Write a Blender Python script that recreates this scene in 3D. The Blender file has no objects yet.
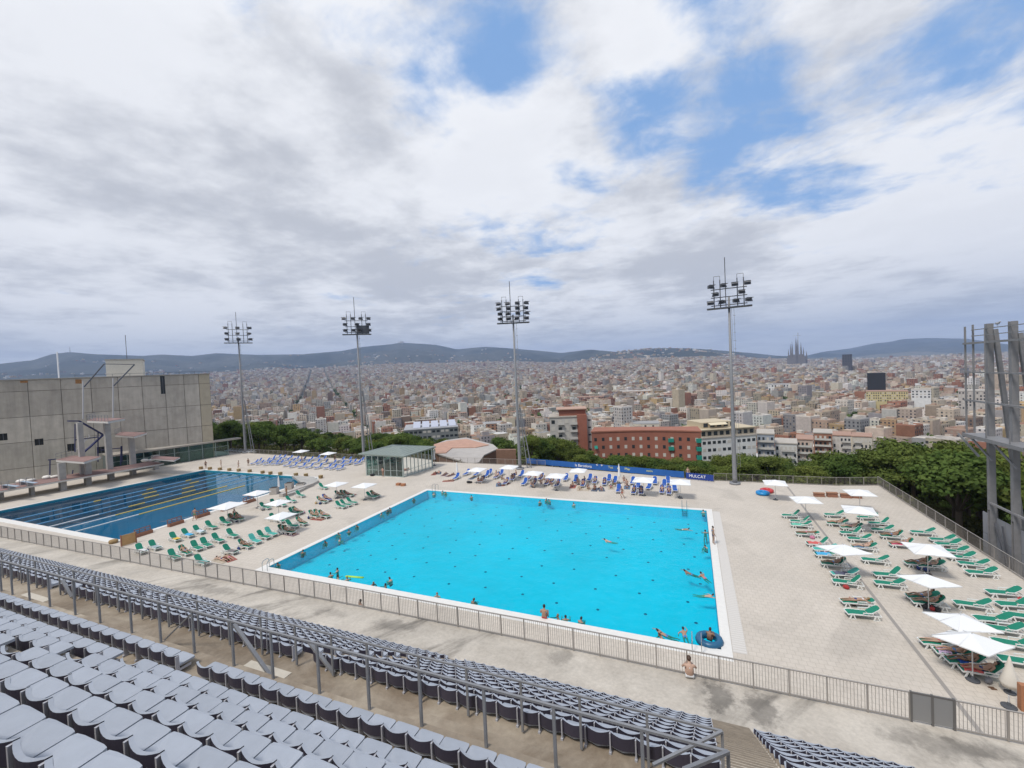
import bpy, math, random
import numpy as np
from mathutils import Matrix, Vector, noise
random.seed(7); RNG = np.random.default_rng(7)
SC = bpy.context.scene
COL = SC.collection
PI = math.pi

# ------------------------------------------------------------------ camera
F = 432.43
CAM = np.array([38.845, -29.157, 17.889])
YAW, PITCH, ROLL = 0.3939, -0.02675, 0.04669
def cam_axes():
    f = np.array([-math.sin(YAW)*math.cos(PITCH), math.cos(YAW)*math.cos(PITCH), math.sin(PITCH)])
    r = np.array([math.cos(YAW), math.sin(YAW), 0.0]); u = np.cross(r, f)
    return np.array([r*math.cos(ROLL)-u*math.sin(ROLL), u*math.cos(ROLL)+r*math.sin(ROLL), f])
AX = cam_axes()
cd = bpy.data.cameras.new('camera'); co = bpy.data.objects.new('camera', cd); COL.objects.link(co)
cd.sensor_width = 36; cd.lens = F*36/1024; cd.clip_start = 0.1; cd.clip_end = 40000
M = Matrix.Identity(4)
for i in range(3):
    M[i][0] = AX[0][i]; M[i][1] = AX[1][i]; M[i][2] = -AX[2][i]; M[i][3] = CAM[i]
co.matrix_world = M
SC.camera = co
# survey helpers: where a line of sight meets the ground or an upright plane
def sight(u, v):
    d = AX.T @ np.array([(u-512)/F, -(v-384)/F, 1.0]); return d
def G(u, v, z=0.0):
    d = sight(u, v); t = (z-CAM[2])/d[2]; return CAM+t*d
def onY(u, v, y):
    d = sight(u, v); return CAM+(y-CAM[1])/d[1]*d
def onX(u, v, x):
    d = sight(u, v); return CAM+(x-CAM[0])/d[0]*d
def onP(u, v, P, n):
    d = sight(u, v); return CAM+np.dot(np.array(P)-CAM, n)/np.dot(d, n)*d
def atdist(u, v, r):
    d = sight(u, v); return CAM+d*(r/math.hypot(d[0], d[1]))
def proj(P):
    d = AX @ (np.asarray(P, float)-CAM)
    return 512+F*d[0]/d[2], 384-F*d[1]/d[2], d[2]

# ------------------------------------------------------------------ sun, world
SUN_EL, SUN_AZ = math.radians(58), math.radians(205)     # azimuth clockwise from +Y
sl = bpy.data.lights.new('sun', 'SUN'); sl.energy = 2.7; sl.angle = math.radians(13); sl.color = (1.0, .955, .89)
so = bpy.data.objects.new('sun', sl); COL.objects.link(so)
sd = Vector((math.sin(SUN_AZ)*math.cos(SUN_EL), math.cos(SUN_AZ)*math.cos(SUN_EL), math.sin(SUN_EL)))
so.rotation_euler = sd.to_track_quat('Z', 'Y').to_euler()
vs = SC.view_settings
vs.view_transform = 'Standard'; vs.look = 'None'; vs.exposure = 0.12; vs.gamma = 1; vs.use_curve_mapping = False

class NT:
    """tiny node-graph writer"""
    def __init__(s, tree): s.t = tree; s.t.nodes.clear()
    def n(s, typ, **kw):
        nd = s.t.nodes.new(typ)
        for k, v in kw.items():
            if k.startswith('i_'):
                key = k[2:]; key = int(key) if key.isdigit() else key.replace('_', ' ')
                s.set(nd, key, v)
            else: setattr(nd, k, v)
        return nd
    def set(s, nd, key, v):
        inp = nd.inputs[key]
        if isinstance(v, bpy.types.NodeSocket): s.t.links.new(v, inp)
        elif isinstance(v, bpy.types.Node): s.t.links.new(v.outputs[0], inp)
        else: inp.default_value = v
    def m(s, op, a, b=None, c=None, clamp=False):
        nd = s.n('ShaderNodeMath', operation=op, use_clamp=clamp)
        for i, x in enumerate((a, b, c)):
            if x is not None: s.set(nd, i, x)
        return nd.outputs[0]
    def vm(s, op, a, b=None, sc=None):
        nd = s.n('ShaderNodeVectorMath', operation=op)
        s.set(nd, 0, a)
        if b is not None: s.set(nd, 1, b)
        if sc is not None: s.set(nd, 'Scale', sc)
        return nd.outputs['Value'] if op in ('DOT_PRODUCT', 'LENGTH') else nd.outputs[0]
    def mix(s, f, a, b, mode='MIX'):
        nd = s.n('ShaderNodeMix', data_type='RGBA', blend_type=mode)
        s.set(nd, 0, f); s.set(nd, 6, a); s.set(nd, 7, b); return nd.outputs[2]
    def rng(s, x, a, b, c=0., d=1., smooth=False):
        nd = s.n('ShaderNodeMapRange', interpolation_type='SMOOTHSTEP' if smooth else 'LINEAR', clamp=True)
        for i, v in enumerate((x, a, b, c, d)): s.set(nd, i, v)
        return nd.outputs[0]
    def noise(s, vec, scale, detail=4., rough=.55, dist=0., lac=2.):
        nd = s.n('ShaderNodeTexNoise'); s.set(nd, 'Vector', vec)
        nd.inputs['Scale'].default_value = scale; nd.inputs['Detail'].default_value = detail
        nd.inputs['Roughness'].default_value = rough; nd.inputs['Distortion'].default_value = dist
        nd.inputs['Lacunarity'].default_value = lac
        return nd.outputs[0]

w = bpy.data.worlds.new('World'); SC.world = w; w.use_nodes = True
q = NT(w.node_tree)
sky = q.n('ShaderNodeTexSky', sky_type='NISHITA', sun_disc=False, sun_elevation=SUN_EL, sun_rotation=SUN_AZ, altitude=100, air_density=1.0, dust_density=1.5, ozone_density=1.6)
D = q.n('ShaderNodeTexCoord').outputs['Generated']
sep = q.n('ShaderNodeSeparateXYZ', i_0=D)
zz = q.m('MAXIMUM', sep.outputs[2], 0.0)
den = q.m('ADD', zz, 0.10)
pv = q.n('ShaderNodeCombineXYZ', i_0=q.m('DIVIDE', sep.outputs[0], den), i_1=q.m('DIVIDE', sep.outputs[1], den), i_2=0.0).outputs[0]
def blob(u, v, rad, soft=.6):
    d = sight(u, v); d = d/np.linalg.norm(d)
    dot = q.vm('DOT_PRODUCT', D, tuple(float(x) for x in d))
    ang = q.m('ARCCOSINE', q.m('MINIMUM', dot, 1.0))
    return q.rng(ang, math.radians(rad), math.radians(rad*(1-soft)*.5), 0, 1, True)
n1 = q.noise(q.vm('ADD', pv, (3.4, 1.7, 0)), 1.75, 10., .58, .30)
n2 = q.noise(q.vm('ADD', pv, (7.3, 2.1, 3.3)), 4.6, 9., .62, .3)
cov = q.m('ADD', q.m('MULTIPLY', n1, .75), q.m('MULTIPLY', n2, .35))
HOLES = [(500,55,7.5,.125),(425,85,4.5,.11),(640,115,7,.15),(705,160,7,.13),(600,70,6,.08),(800,190,8,.12),(950,130,9,.07),(250,10,5,.03),(990,60,12,.03),(760,90,8,.05),(870,165,7,.06),(330,5,6,.03)]
FILLS = [(400,10,9,.07),(150,110,24,.12),(120,250,26,.12),(500,170,11,.13),(560,120,5,.07),(350,180,20,.12),(950,220,14,.11),(850,40,10,.08),(620,30,6,.06),(700,260,20,.10)]
for (u, v, r, k) in HOLES: cov = q.m('SUBTRACT', cov, q.m('MULTIPLY', blob(u, v, r), k))
for (u, v, r, k) in FILLS: cov = q.m('ADD', cov, q.m('MULTIPLY', blob(u, v, r), k))
cov = q.m('ADD', cov, q.rng(zz, 0.30, 0.05, 0, .16))
mask = q.rng(cov, .40, .62, 0, 1, True)
thick = q.rng(cov, .55, .80, 0, 1, True)
n3 = q.noise(q.vm('MULTIPLY', q.vm('ADD', pv, (1.1, 9.1, 0)), (1, 1, 1)), 1.0, 8., .52, .15)
n4 = q.noise(q.vm('ADD', pv, (4.7, 5.1, 0)), 7.5, 8., .62)
n5 = q.noise(q.vm('ADD', pv, (2.2, 8.8, 0)), 2.8, 9., .60, .1)
light = q.m('ADD', q.m('MULTIPLY', n3, .70), q.m('ADD', q.m('MULTIPLY', n5, .48), q.m('MULTIPLY', n4, .24)))
for (u, v, r, k) in [(70,60,18,.14),(480,140,14,.16),(960,190,12,.16),(560,190,10,.10),(860,230,10,.08),(150,300,12,.08),(640,60,6,.12)]: light = q.m('ADD', light, q.m('MULTIPLY', blob(u, v, r), k))
for (u, v, r, k) in [(60,160,12,.12),(380,110,8,.10),(230,210,14,.08),(420,300,14,.10),(700,230,12,.10)]: light = q.m('SUBTRACT', light, q.m('MULTIPLY', blob(u, v, r), k))
lt = q.rng(light, .54, .82, 0, 1, True)
ccol = q.mix(lt, (.56, .575, .615, 1), (.90, .91, .935, 1))
ccol = q.mix(q.m('MULTIPLY', thick, .10), ccol, (.45, .47, .52, 1))
hz = q.rng(zz, 0.16, 0.0, 0, 1, True)
ccol = q.mix(q.m('MULTIPLY', hz, .6), ccol, (.54, .60, .68, 1))
base = q.vm('SCALE', sky.outputs[0], sc=0.095)
base = q.mix(.70, base, (.27, .49, .88, 1))
skyc = q.mix(q.m('MULTIPLY', mask, .97), base, ccol)
bg = q.n('ShaderNodeBackground', i_0=skyc, i_1=1.0)
q.n('ShaderNodeOutputWorld', i_0=bg)

# ------------------------------------------------------------------ helpers
class MB:
    def __init__(s): s.v = []; s.f = []; s.mi = []; s.cur = 0
    def add(s, vs, fs, mi=None):
        o = len(s.v); s.v += [tuple(float(c) for c in x) for x in vs]
        mi = s.cur if mi is None else mi
        for f in fs: s.f.append(tuple(i+o for i in f)); s.mi.append(mi)
    def box(s, c, d, rz=0., mi=None):
        hx, hy, hz = d[0]/2, d[1]/2, d[2]/2; ca, sa = math.cos(rz), math.sin(rz)
        vs = []
        for z in (-hz, hz):
            for x, y in ((-hx, -hy), (hx, -hy), (hx, hy), (-hx, hy)):
                vs.append((c[0]+x*ca-y*sa, c[1]+x*sa+y*ca, c[2]+z))
        s.add(vs, [(0,3,2,1),(4,5,6,7),(0,1,5,4),(1,2,6,5),(2,3,7,6),(3,0,4,7)], mi); return s
    def b2(s, a, b, mi=None):
        s.box([(a[i]+b[i])/2 for i in range(3)], [abs(b[i]-a[i]) for i in range(3)], 0, mi); return s
    def beam(s, p, q_, w, h=None, mi=None, n=4, w2=None):
        p = Vector(p); q_ = Vector(q_); d = (q_-p)
        if d.length < 1e-6: return s
        d.normalize(); up = Vector((0, 0, 1)) if abs(d.z) < .95 else Vector((0, 1, 0))
        a = d.cross(up).normalized(); b = a.cross(d).normalized(); h = w if h is None else h
        k2 = 1 if w2 is None else w2/w
        vs = []
        for e, k in ((p, 1), (q_, k2)):
            for i in range(n):
                t = 2*PI*(i+.5)/n; r = 1/math.cos(PI/n) if n == 4 else 1
                vs.append(e+a*(math.cos(t)*w/2*r*k)+b*(math.sin(t)*h/2*r*k))
        fs = [tuple(range(n-1, -1, -1)), tuple(range(n, 2*n))]+[(i, (i+1) % n, n+(i+1) % n, n+i) for i in range(n)]
        s.add(vs, fs, mi); return s
    def tube(s, p, q_, r, mi=None, n=6, r2=None): return s.beam(p, q_, 2*r, 2*r, mi, n, None if r2 is None else 2*r2)
    def prism(s, poly, z0, z1, mi=None):
        n = len(poly)
        z0f = z0 if callable(z0) else (lambda x, y: z0); z1f = z1 if callable(z1) else (lambda x, y: z1)
        vs = [(x, y, z0f(x, y)) for x, y in poly]+[(x, y, z1f(x, y)) for x, y in poly]
        ar = sum(poly[i][0]*poly[(i+1) % n][1]-poly[(i+1) % n][0]*poly[i][1] for i in range(n))
        idx = list(range(n))
        if ar < 0: vs = [vs[i] for i in idx[::-1]]+[vs[n+i] for i in idx[::-1]]
        s.add(vs, [tuple(range(n-1, -1, -1)), tuple(range(n, 2*n))]+[(i, (i+1) % n, n+(i+1) % n, n+i) for i in range(n)], mi); return s
    def lathe(s, prof, c=(0, 0, 0), n=12, mi=None):
        vs = []; fs = []
        for r, z in prof:
            for i in range(n): t = 2*PI*i/n; vs.append((c[0]+r*math.cos(t), c[1]+r*math.sin(t), c[2]+z))
        for k in range(len(prof)-1):
            for i in range(n): fs.append((k*n+i, k*n+(i+1) % n, (k+1)*n+(i+1) % n, (k+1)*n+i))
        fs.append(tuple(range(n-1, -1, -1))); fs.append(tuple((len(prof)-1)*n+i for i in range(n)))
        s.add(vs, fs, mi); return s
    def blobm(s, c, r, sub=8, mi=None):
        vs = [(c[0], c[1], c[2]-r[2])]; fs = []; n = sub; k = sub//2
        for j in range(1, k):
            ph = -PI/2+PI*j/k
            for i in range(n): t = 2*PI*i/n; vs.append((c[0]+r[0]*math.cos(ph)*math.cos(t), c[1]+r[1]*math.cos(ph)*math.sin(t), c[2]+r[2]*math.sin(ph)))
        vs.append((c[0], c[1], c[2]+r[2]))
        for i in range(n): fs.append((0, 1+(i+1) % n, 1+i)); fs.append((len(vs)-1, 1+(k-2)*n+i, 1+(k-2)*n+(i+1) % n))
        for j in range(k-2):
            for i in range(n): fs.append((1+j*n+i, 1+j*n+(i+1) % n, 1+(j+1)*n+(i+1) % n, 1+(j+1)*n+i))
        s.add(vs, fs, mi); return s
    def mesh(s, name, mats, smooth=False):
        me = bpy.data.meshes.new(name); me.from_pydata(s.v, [], s.f)
        for m_ in (mats if isinstance(mats, (list, tuple)) else [mats]): me.materials.append(m_)
        if max(s.mi, default=0) > 0: me.polygons.foreach_set('material_index', s.mi)
        if smooth: me.polygons.foreach_set('use_smooth', [True]*len(s.f))
        me.update(); return me
    def build(s, name, mats, parent=None, smooth=False, loc=None, rz=0.):
        return link(name, s.mesh(name, mats, smooth), parent, loc, rz)
def link(name, me, parent=None, loc=None, rz=0.):
    o = bpy.data.objects.new(name, me); COL.objects.link(o)
    if parent is not None: o.parent = parent
    if loc is not None: o.location = tuple(float(c) for c in loc)
    if rz: o.rotation_euler.z = rz
    return o
USED = {}
def tag(o, label, cat, group=None, kind=None):
    n = len(label.split())
    if n > 16: print('LONG LABEL', n, label)
    USED[label] = USED.get(label, 0)+1
    if USED[label] > 1: print('DUP LABEL', label)
    o['label'] = label; o['category'] = cat
    if group: o['group'] = group
    if kind: o['kind'] = kind
    return o
def thing(name, label, cat, loc=(0, 0, 0), rz=0., group=None):
    o = link(name, None, None, loc, rz); o.empty_display_size = .2
    return tag(o, label, cat, group)
def struct(o): o['kind'] = 'structure'; return o
KIDS = {}
def copy_tree(src, loc, rz, label, cat, group=None, name=None, scale=None):
    o = src.copy(); COL.objects.link(o); o.location = tuple(float(c) for c in loc); o.rotation_euler.z = rz
    if scale: o.scale = scale if isinstance(scale, tuple) else (scale,)*3
    if src.name not in KIDS: KIDS[src.name] = [(c, list(c.children)) for c in src.children]
    kids = []
    for c, gs in KIDS[src.name]:
        k = c.copy(); COL.objects.link(k); k.parent = o; kids.append(k)
        for g in gs: gg = g.copy(); COL.objects.link(gg); gg.parent = k
    tag(o, label, cat, group); return o, kids
ONES = ['', 'first', 'second', 'third', 'fourth', 'fifth', 'sixth', 'seventh', 'eighth', 'ninth', 'tenth', 'eleventh', 'twelfth', 'thirteenth', 'fourteenth', 'fifteenth', 'sixteenth', 'seventeenth', 'eighteenth', 'nineteenth']
TENS = ['', '', 'twenty', 'thirty', 'forty', 'fifty', 'sixty', 'seventy', 'eighty', 'ninety']
def nth(n):
    if n < 20: return ONES[n]
    if n >= 100: return 'hundred-and-'+nth(n-100) if n > 100 else 'hundredth'
    return TENS[n//10][:-1]+'ieth' if n % 10 == 0 else TENS[n//10]+'-'+ONES[n % 10]

# ------------------------------------------------------------------ materials
MATS = {}
def mat(name, col, rough=.8, metal=0., var=0., vscale=3., var2=0., bump=0., bscale=30., spec=None, streak=0., objrand=0.):
    if name in MATS: return MATS[name]
    m = bpy.data.materials.new(name); m.use_nodes = True; g = NT(m.node_tree)
    b = g.n('ShaderNodeBsdfPrincipled'); b.inputs['Roughness'].default_value = rough; b.inputs['Metallic'].default_value = metal
    if spec is not None: b.inputs['Specular IOR Level'].default_value = spec
    c = (*col, 1)
    tc = g.n('ShaderNodeTexCoord').outputs['Object']
    if var or var2 or objrand:
        geo = g.n('ShaderNodeNewGeometry').outputs['Position']
        out = None
        f = 1.0
        if var: f = g.m('MULTIPLY', f, g.rng(g.noise(geo, vscale, 6., .6), .3, .7, 1-var, 1+var))
        if var2: f = g.m('MULTIPLY', f, g.rng(g.noise(geo, vscale*.13, 5., .6), .35, .65, 1-var2, 1+var2))
        if streak: f = g.m('MULTIPLY', f, g.rng(g.noise(g.vm('MULTIPLY', geo, (1., 1., .07)), 1.1, 6., .65), .35, .68, 1+streak*.5, 1-streak))
        if objrand: f = g.m('MULTIPLY', f, g.rng(g.n('ShaderNodeObjectInfo').outputs['Random'], 0, 1, 1-objrand, 1+objrand))
        cc = g.vm('SCALE', c[:3], sc=f)
        g.set(b, 'Base Color', cc)
    else: b.inputs['Base Color'].default_value = c
    if bump:
        bn = g.n('ShaderNodeBump', i_Strength=bump, i_Distance=.02, i_Height=g.noise(tc, bscale, 4.)); g.set(b, 'Normal', bn)
    g.n('ShaderNodeOutputMaterial', i_0=b); MATS[name] = m; return m
# ------------------------------------------------------------------ surface materials
def paver_mat():
    m = bpy.data.materials.new('pale_pavers'); m.use_nodes = True; g = NT(m.node_tree)
    P = g.n('ShaderNodeNewGeometry').outputs['Position']
    def brick(sc, mort):
        b = g.n('ShaderNodeTexBrick', offset=.5); g.set(b, 'Vector', P)
        b.inputs['Scale'].default_value = sc; b.inputs['Mortar Size'].default_value = mort; b.inputs['Mortar Smooth'].default_value = .3
        b.inputs['Brick Width'].default_value = 1.; b.inputs['Row Height'].default_value = 1.
        b.inputs['Color1'].default_value = (.53, .475, .408, 1); b.inputs['Color2'].default_value = (.51, .455, .388, 1); b.inputs['Mortar'].default_value = (.435, .385, .325, 1)
        return b.outputs[0]
    c = brick(2.3, .05)
    f = g.m('MULTIPLY', g.rng(g.noise(P, .22, 6., .6), .3, .7, .92, 1.06), g.rng(g.noise(P, 2.3, 6., .65), .3, .7, .93, 1.05))
    wet = g.rng(g.noise(g.vm('ADD', P, (31., 5, 0)), .16, 7., .62, .6), .56, .68, 1, .86)
    c2 = g.vm('SCALE', c, sc=g.m('MULTIPLY', f, wet))
    b = g.n('ShaderNodeBsdfPrincipled', i_Base_Color=c2, i_Roughness=.85); g.n('ShaderNodeOutputMaterial', i_0=b); return m
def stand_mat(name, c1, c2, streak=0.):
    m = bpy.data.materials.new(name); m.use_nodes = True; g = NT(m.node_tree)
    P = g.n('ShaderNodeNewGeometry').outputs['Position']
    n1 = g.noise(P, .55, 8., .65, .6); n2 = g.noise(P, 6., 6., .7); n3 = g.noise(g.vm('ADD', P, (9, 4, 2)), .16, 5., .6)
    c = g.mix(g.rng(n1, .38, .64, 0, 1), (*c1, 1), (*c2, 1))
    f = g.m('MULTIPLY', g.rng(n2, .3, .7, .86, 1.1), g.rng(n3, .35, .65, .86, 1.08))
    if streak:
        # water runs down the slab in dark tongues (real staining)
        S = g.vm('MULTIPLY', P, (1.0, .22, 1)); 
        rot = g.n('ShaderNodeVectorRotate', rotation_type='Z_AXIS', i_Vector=P, i_Angle=.5)
        S = g.vm('MULTIPLY', rot, (.9, .20, 1))
        s = g.noise(S, .55, 7., .6, .3); s2 = g.noise(P, .11, 3., .5)
        st = g.m('MULTIPLY', g.rng(s, .50, .66, 0, 1, True), g.rng(s2, .42, .58, .15, 1))
        f = g.m('MULTIPLY', f, g.m('SUBTRACT', 1, g.m('MULTIPLY', st, streak)))
        spots = []
        for (u, v, rx, ry, k) in ((718, 695, .7, 1.6, .55), (760, 707, .8, 1.5, .5), (700, 690, .5, 1.2, .25), (395, 625, 1.8, .8, .3), (560, 655, .7, .9, .3), (940, 745, 2.2, .8, .35), (215, 590, 2.5, .7, .3), (990, 752, 1.5, .7, .3), (330, 612, 1.6, .5, .22)):
            p = G(u, v, 3.78)
            dx = g.vm('SUBTRACT', P, (float(p[0]), float(p[1]), float(p[2]))); dx = g.vm('MULTIPLY', dx, (1/rx, 1/ry, 0.))
            L = g.m('ADD', g.vm('LENGTH', dx), g.rng(g.noise(P, 1.3, 6., .7), .25, .75, -.7, .7))
            f = g.m('MULTIPLY', f, g.m('SUBTRACT', 1, g.rng(L, 1.05, .3, 0, k, True)))
    b = g.n('ShaderNodeBsdfPrincipled', i_Base_Color=g.vm('SCALE', c, sc=f), i_Roughness=.9); g.n('ShaderNodeOutputMaterial', i_0=b); return m
def water_mat(name, tint, scale, strength, ior=1.33):
    m = bpy.data.materials.new(name); m.use_nodes = True; g = NT(m.node_tree)
    P = g.n('ShaderNodeNewGeometry').outputs['Position']
    h = g.m('ADD', g.noise(P, scale, 4., .6, .4), g.m('MULTIPLY', g.noise(P, scale*.28, 3., .5), 1.2))
    bn = g.n('ShaderNodeBump', i_Strength=strength, i_Distance=.08, i_Height=h)
    fr = g.n('ShaderNodeFresnel', i_IOR=ior, i_Normal=bn)
    gl = g.n('ShaderNodeBsdfGlossy', i_Color=(1, 1, 1, 1), i_Roughness=.03, i_Normal=bn)
    tr = g.n('ShaderNodeBsdfTransparent', i_Color=(*tint, 1))
    mx = g.n('ShaderNodeMixShader', i_0=fr, i_1=tr, i_2=gl)
    g.n('ShaderNodeOutputMaterial', i_0=mx); return m
def glass_mat(name, tint=(.62, .78, .76), refl=1.45):
    m = bpy.data.materials.new(name); m.use_nodes = True; g = NT(m.node_tree)
    mx = g.n('ShaderNodeMixShader', i_0=g.n('ShaderNodeFresnel', i_IOR=refl), i_1=g.n('ShaderNodeBsdfTransparent', i_Color=(*tint, 1)), i_2=g.n('ShaderNodeBsdfGlossy', i_Color=(.9, .95, .95, 1), i_Roughness=.02))
    g.n('ShaderNodeOutputMaterial', i_0=mx); return m

M_PAVER = paver_mat()
M_WHITE = mat('white_coping', (.68, .66, .62), .6, var=.04)
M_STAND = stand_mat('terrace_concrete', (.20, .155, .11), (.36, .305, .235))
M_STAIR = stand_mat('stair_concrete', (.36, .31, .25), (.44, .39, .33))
M_APRON = stand_mat('apron_concrete', (.44, .395, .335), (.54, .49, .42), .58)
M_CONC = mat('grey_concrete', (.36, .345, .32), .88, var=.12, vscale=1.5, var2=.1)
M_STEEL = mat('galvanised_steel', (.225, .228, .238), .55, .1, var=.1, vscale=4)
M_STEELD = mat('dark_steel', (.10, .105, .12), .5, .4)
M_BARS = mat('fence_steel', (.31, .285, .26), .6, .1)
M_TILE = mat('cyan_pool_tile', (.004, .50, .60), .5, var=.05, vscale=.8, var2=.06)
M_TILE2 = mat('deep_pool_tile', (.002, .15, .255), .5, var=.12, vscale=.5)
M_TILE3 = mat('pool_wall_tile', (.015, .56, .70), .5, var=.08, vscale=2.)  # floor cyan, brightened in the colour to offset weaker light on upright walls

# ------------------------------------------------------------------ pool deck
DE = [(-80, 49), (-48, 47), (-30, 46.5), (-5, 47.5), (13, 47.6), (30, 44.8), (41, 42.8), (57, 43.3), (62.3, 44.6)]
P1 = [(0, 0), (40, 0), (40, 27.76), (0, 27.76)]
P2 = [(-61.9, 0), (-25.4, 0), (-25.6, 30.4), (-58.5, 30.7)]
d = MB()
for poly in ([(-112, -10), (62.3, -10), (62.3, 0), (-112, 0)], [(-112, 0), (-61.9, 0), (-58.5, 30.7), (-112, 30.7)],
             [(-25.4, 0), (0, 0), (0, 27.76), (-25.58, 27.76)], [(-25.58, 27.76), (62.3, 27.76), (62.3, 30.4), (-25.6, 30.4)],
             [(40, 0), (62.3, 0), (62.3, 27.76), (40, 27.76)],
             [(-112, 30.7), (-58.5, 30.7), (-25.6, 30.4), (62.3, 30.4)]+DE[::-1]+[(-112, 50)]):
    d.prism(poly, -.9, 0)
struct(d.build('pool_deck', M_PAVER))
dr = MB()
for a, b in (((50.85, 41.5), (50.75, -8)), ): dr.b2((50.7, -8, .002), (50.92, 41.5, .006))
A, B = G(160, 522), G(300, 497)
dr.beam((A[0], A[1], .004), (B[0], B[1], .004), .12, .006)
struct(dr.build('deck_drain', mat('drain_grate', (.28, .255, .23), .7)))

def basin(name, poly, depth, wz, mwall, mfloor, label):
    r = MB(); n = len(poly)
    cx_, cy_ = sum(p[0] for p in poly)/n, sum(p[1] for p in poly)/n; poly = [(x+(.02 if x < cx_ else -.02), y+(.02 if y < cy_ else -.02)) for x, y in poly]
    for i in range(n):
        a, b = poly[i], poly[(i+1) % n]
        r.add([(a[0], a[1], -.001), (b[0], b[1], -.001), (b[0], b[1], -depth), (a[0], a[1], -depth)], [(3, 2, 1, 0)], 0)
    r.add([(x, y, -depth) for x, y in poly], [tuple(range(n))], 1)
    return struct(r.build(name, [mwall, mfloor]))
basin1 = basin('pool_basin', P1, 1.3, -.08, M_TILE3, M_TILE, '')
basin2 = basin('pool_basin', P2, 4.6, -.25, mat('diving_wall_tile', (.02, .26, .34), .5, var=.2, vscale=.4), M_TILE2, '')
def sheet(name, poly, z, m): 
    r = MB(); r.add([(x, y, z) for x, y in poly], [tuple(range(len(poly)))]); return struct(r.build(name, m))
sheet('pool_water', P1, -.07, water_mat('clear_pool_water', (.22, .93, .99), 1.9, .9, 1.14))
sheet('pool_water', P2, -.22, water_mat('deep_pool_water', (.34, .82, .92), 1.0, .06, 1.17))
# light square vents in the pool floor
iv = MB(); iv.lathe([(.13, 0), (.13, .02)], n=10); ime = iv.mesh('floor_inlet', mat('inlet_grey', (.005, .10, .17), .6))
k = 0
for i in range(11):
    for j in range(9):
        o = link('floor_inlet', ime, basin1, (2.2+3.55*i+(1.0 if j % 2 else 0)+random.uniform(-.3, .3), 1.7+3.05*j+random.uniform(-.35, .35), -1.299)); k += 1
# copings
c = MB(); w_ = .62
c.b2((-w_, -1.0, .0), (40+w_, 0, .035)); c.b2((-w_, 27.76, 0), (40+w_, 27.76+w_, .035)); c.b2((-w_, 0, 0), (0, 27.76, .035)); c.b2((40, 0, 0), (40+w_, 27.76, .035))
struct(c.build('pool_coping', M_WHITE))
c = MB(); n = 4
P2o = [(-62.6, -.95), (-24.7, -.95), (-24.9, 31.0), (-59.0, 31.3)]
for i in range(4):
    a, b, e, f = P2[i], P2[(i+1) % 4], P2o[(i+1) % 4], P2o[i]
    c.prism([a, b, e, f], 0, .035)
struct(c.build('pool_coping', M_WHITE))
g_ = MB()
g_.b2((40.65, 0, .001), (41.45, 27.76, .008), 0)
for i in range(110): g_.b2((40.68, .1+i*.25, .008), (41.42, .1+i*.25+.17, .014), 1)
struct(g_.build('overflow_gutter', [mat('gutter_shadow', (.50, .47, .43)), mat('gutter_grate', (.58, .55, .51))]))
# lane ropes of the deep pool
mb_, my_, mw_ = mat('rope_blue', (.16, .42, .66), .5), mat('rope_yellow', (.62, .47, .10), .5), mat('rope_white', (.62, .66, .66), .5)
for i, (xa, xb) in enumerate(((-53.3, -52.2), (-49.7, -49.0), (-46.2, -45.8), (-42.7, -42.5), (-39.4, -39.2), (-36.0, -35.9))):
    y = .3; segs = []
    o = thing('lane_rope', 'floating lane rope of blue and yellow discs, %s from the diving platforms' % nth(i+1), 'lane rope', ((xa+xb)/2, 15, -.2), 0, 'lane ropes across the deep pool')
    ms = [MB(), MB(), MB()]
    while y < 30.1:
        L = random.choice((1.0, 1.6, 2.2)); t = y/30.4
        if i >= 4: kd = 1 if 6 < y < 22 else (2 if y < 6 else 0)
        else: kd = 1 if (math.sin(y*.85+i*1.9) > .62 and 8 < y < 24) else (2 if (y < 5 and i == 3) else 0)
        y2 = min(30.1, y+L)
        x1 = xa+(xb-xa)*t-(xa+xb)/2; x2 = xa+(xb-xa)*y2/30.4-(xa+xb)/2
        ms[0].tube((x1, y-15, .0), (x2, y2-15, .0), .085 if kd else .06, n=6, mi=kd); y = y2
    ms[0].build('floats', [mb_, my_, mw_], o)

# raised stone edge at the back corner of the deep pool
e = MB(); pts = [G(u, v)[:2] for u, v in ((292, 477.5), (314, 478.8), (319, 482.5), (297, 494), (286, 497), (301, 484))]
e.prism([tuple(p) for p in pts], 0, .38)
tag(e.build('stone_ledge', M_CONC), 'low grey stone ledge at the back corner of the deep pool', 'ledge')

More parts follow.
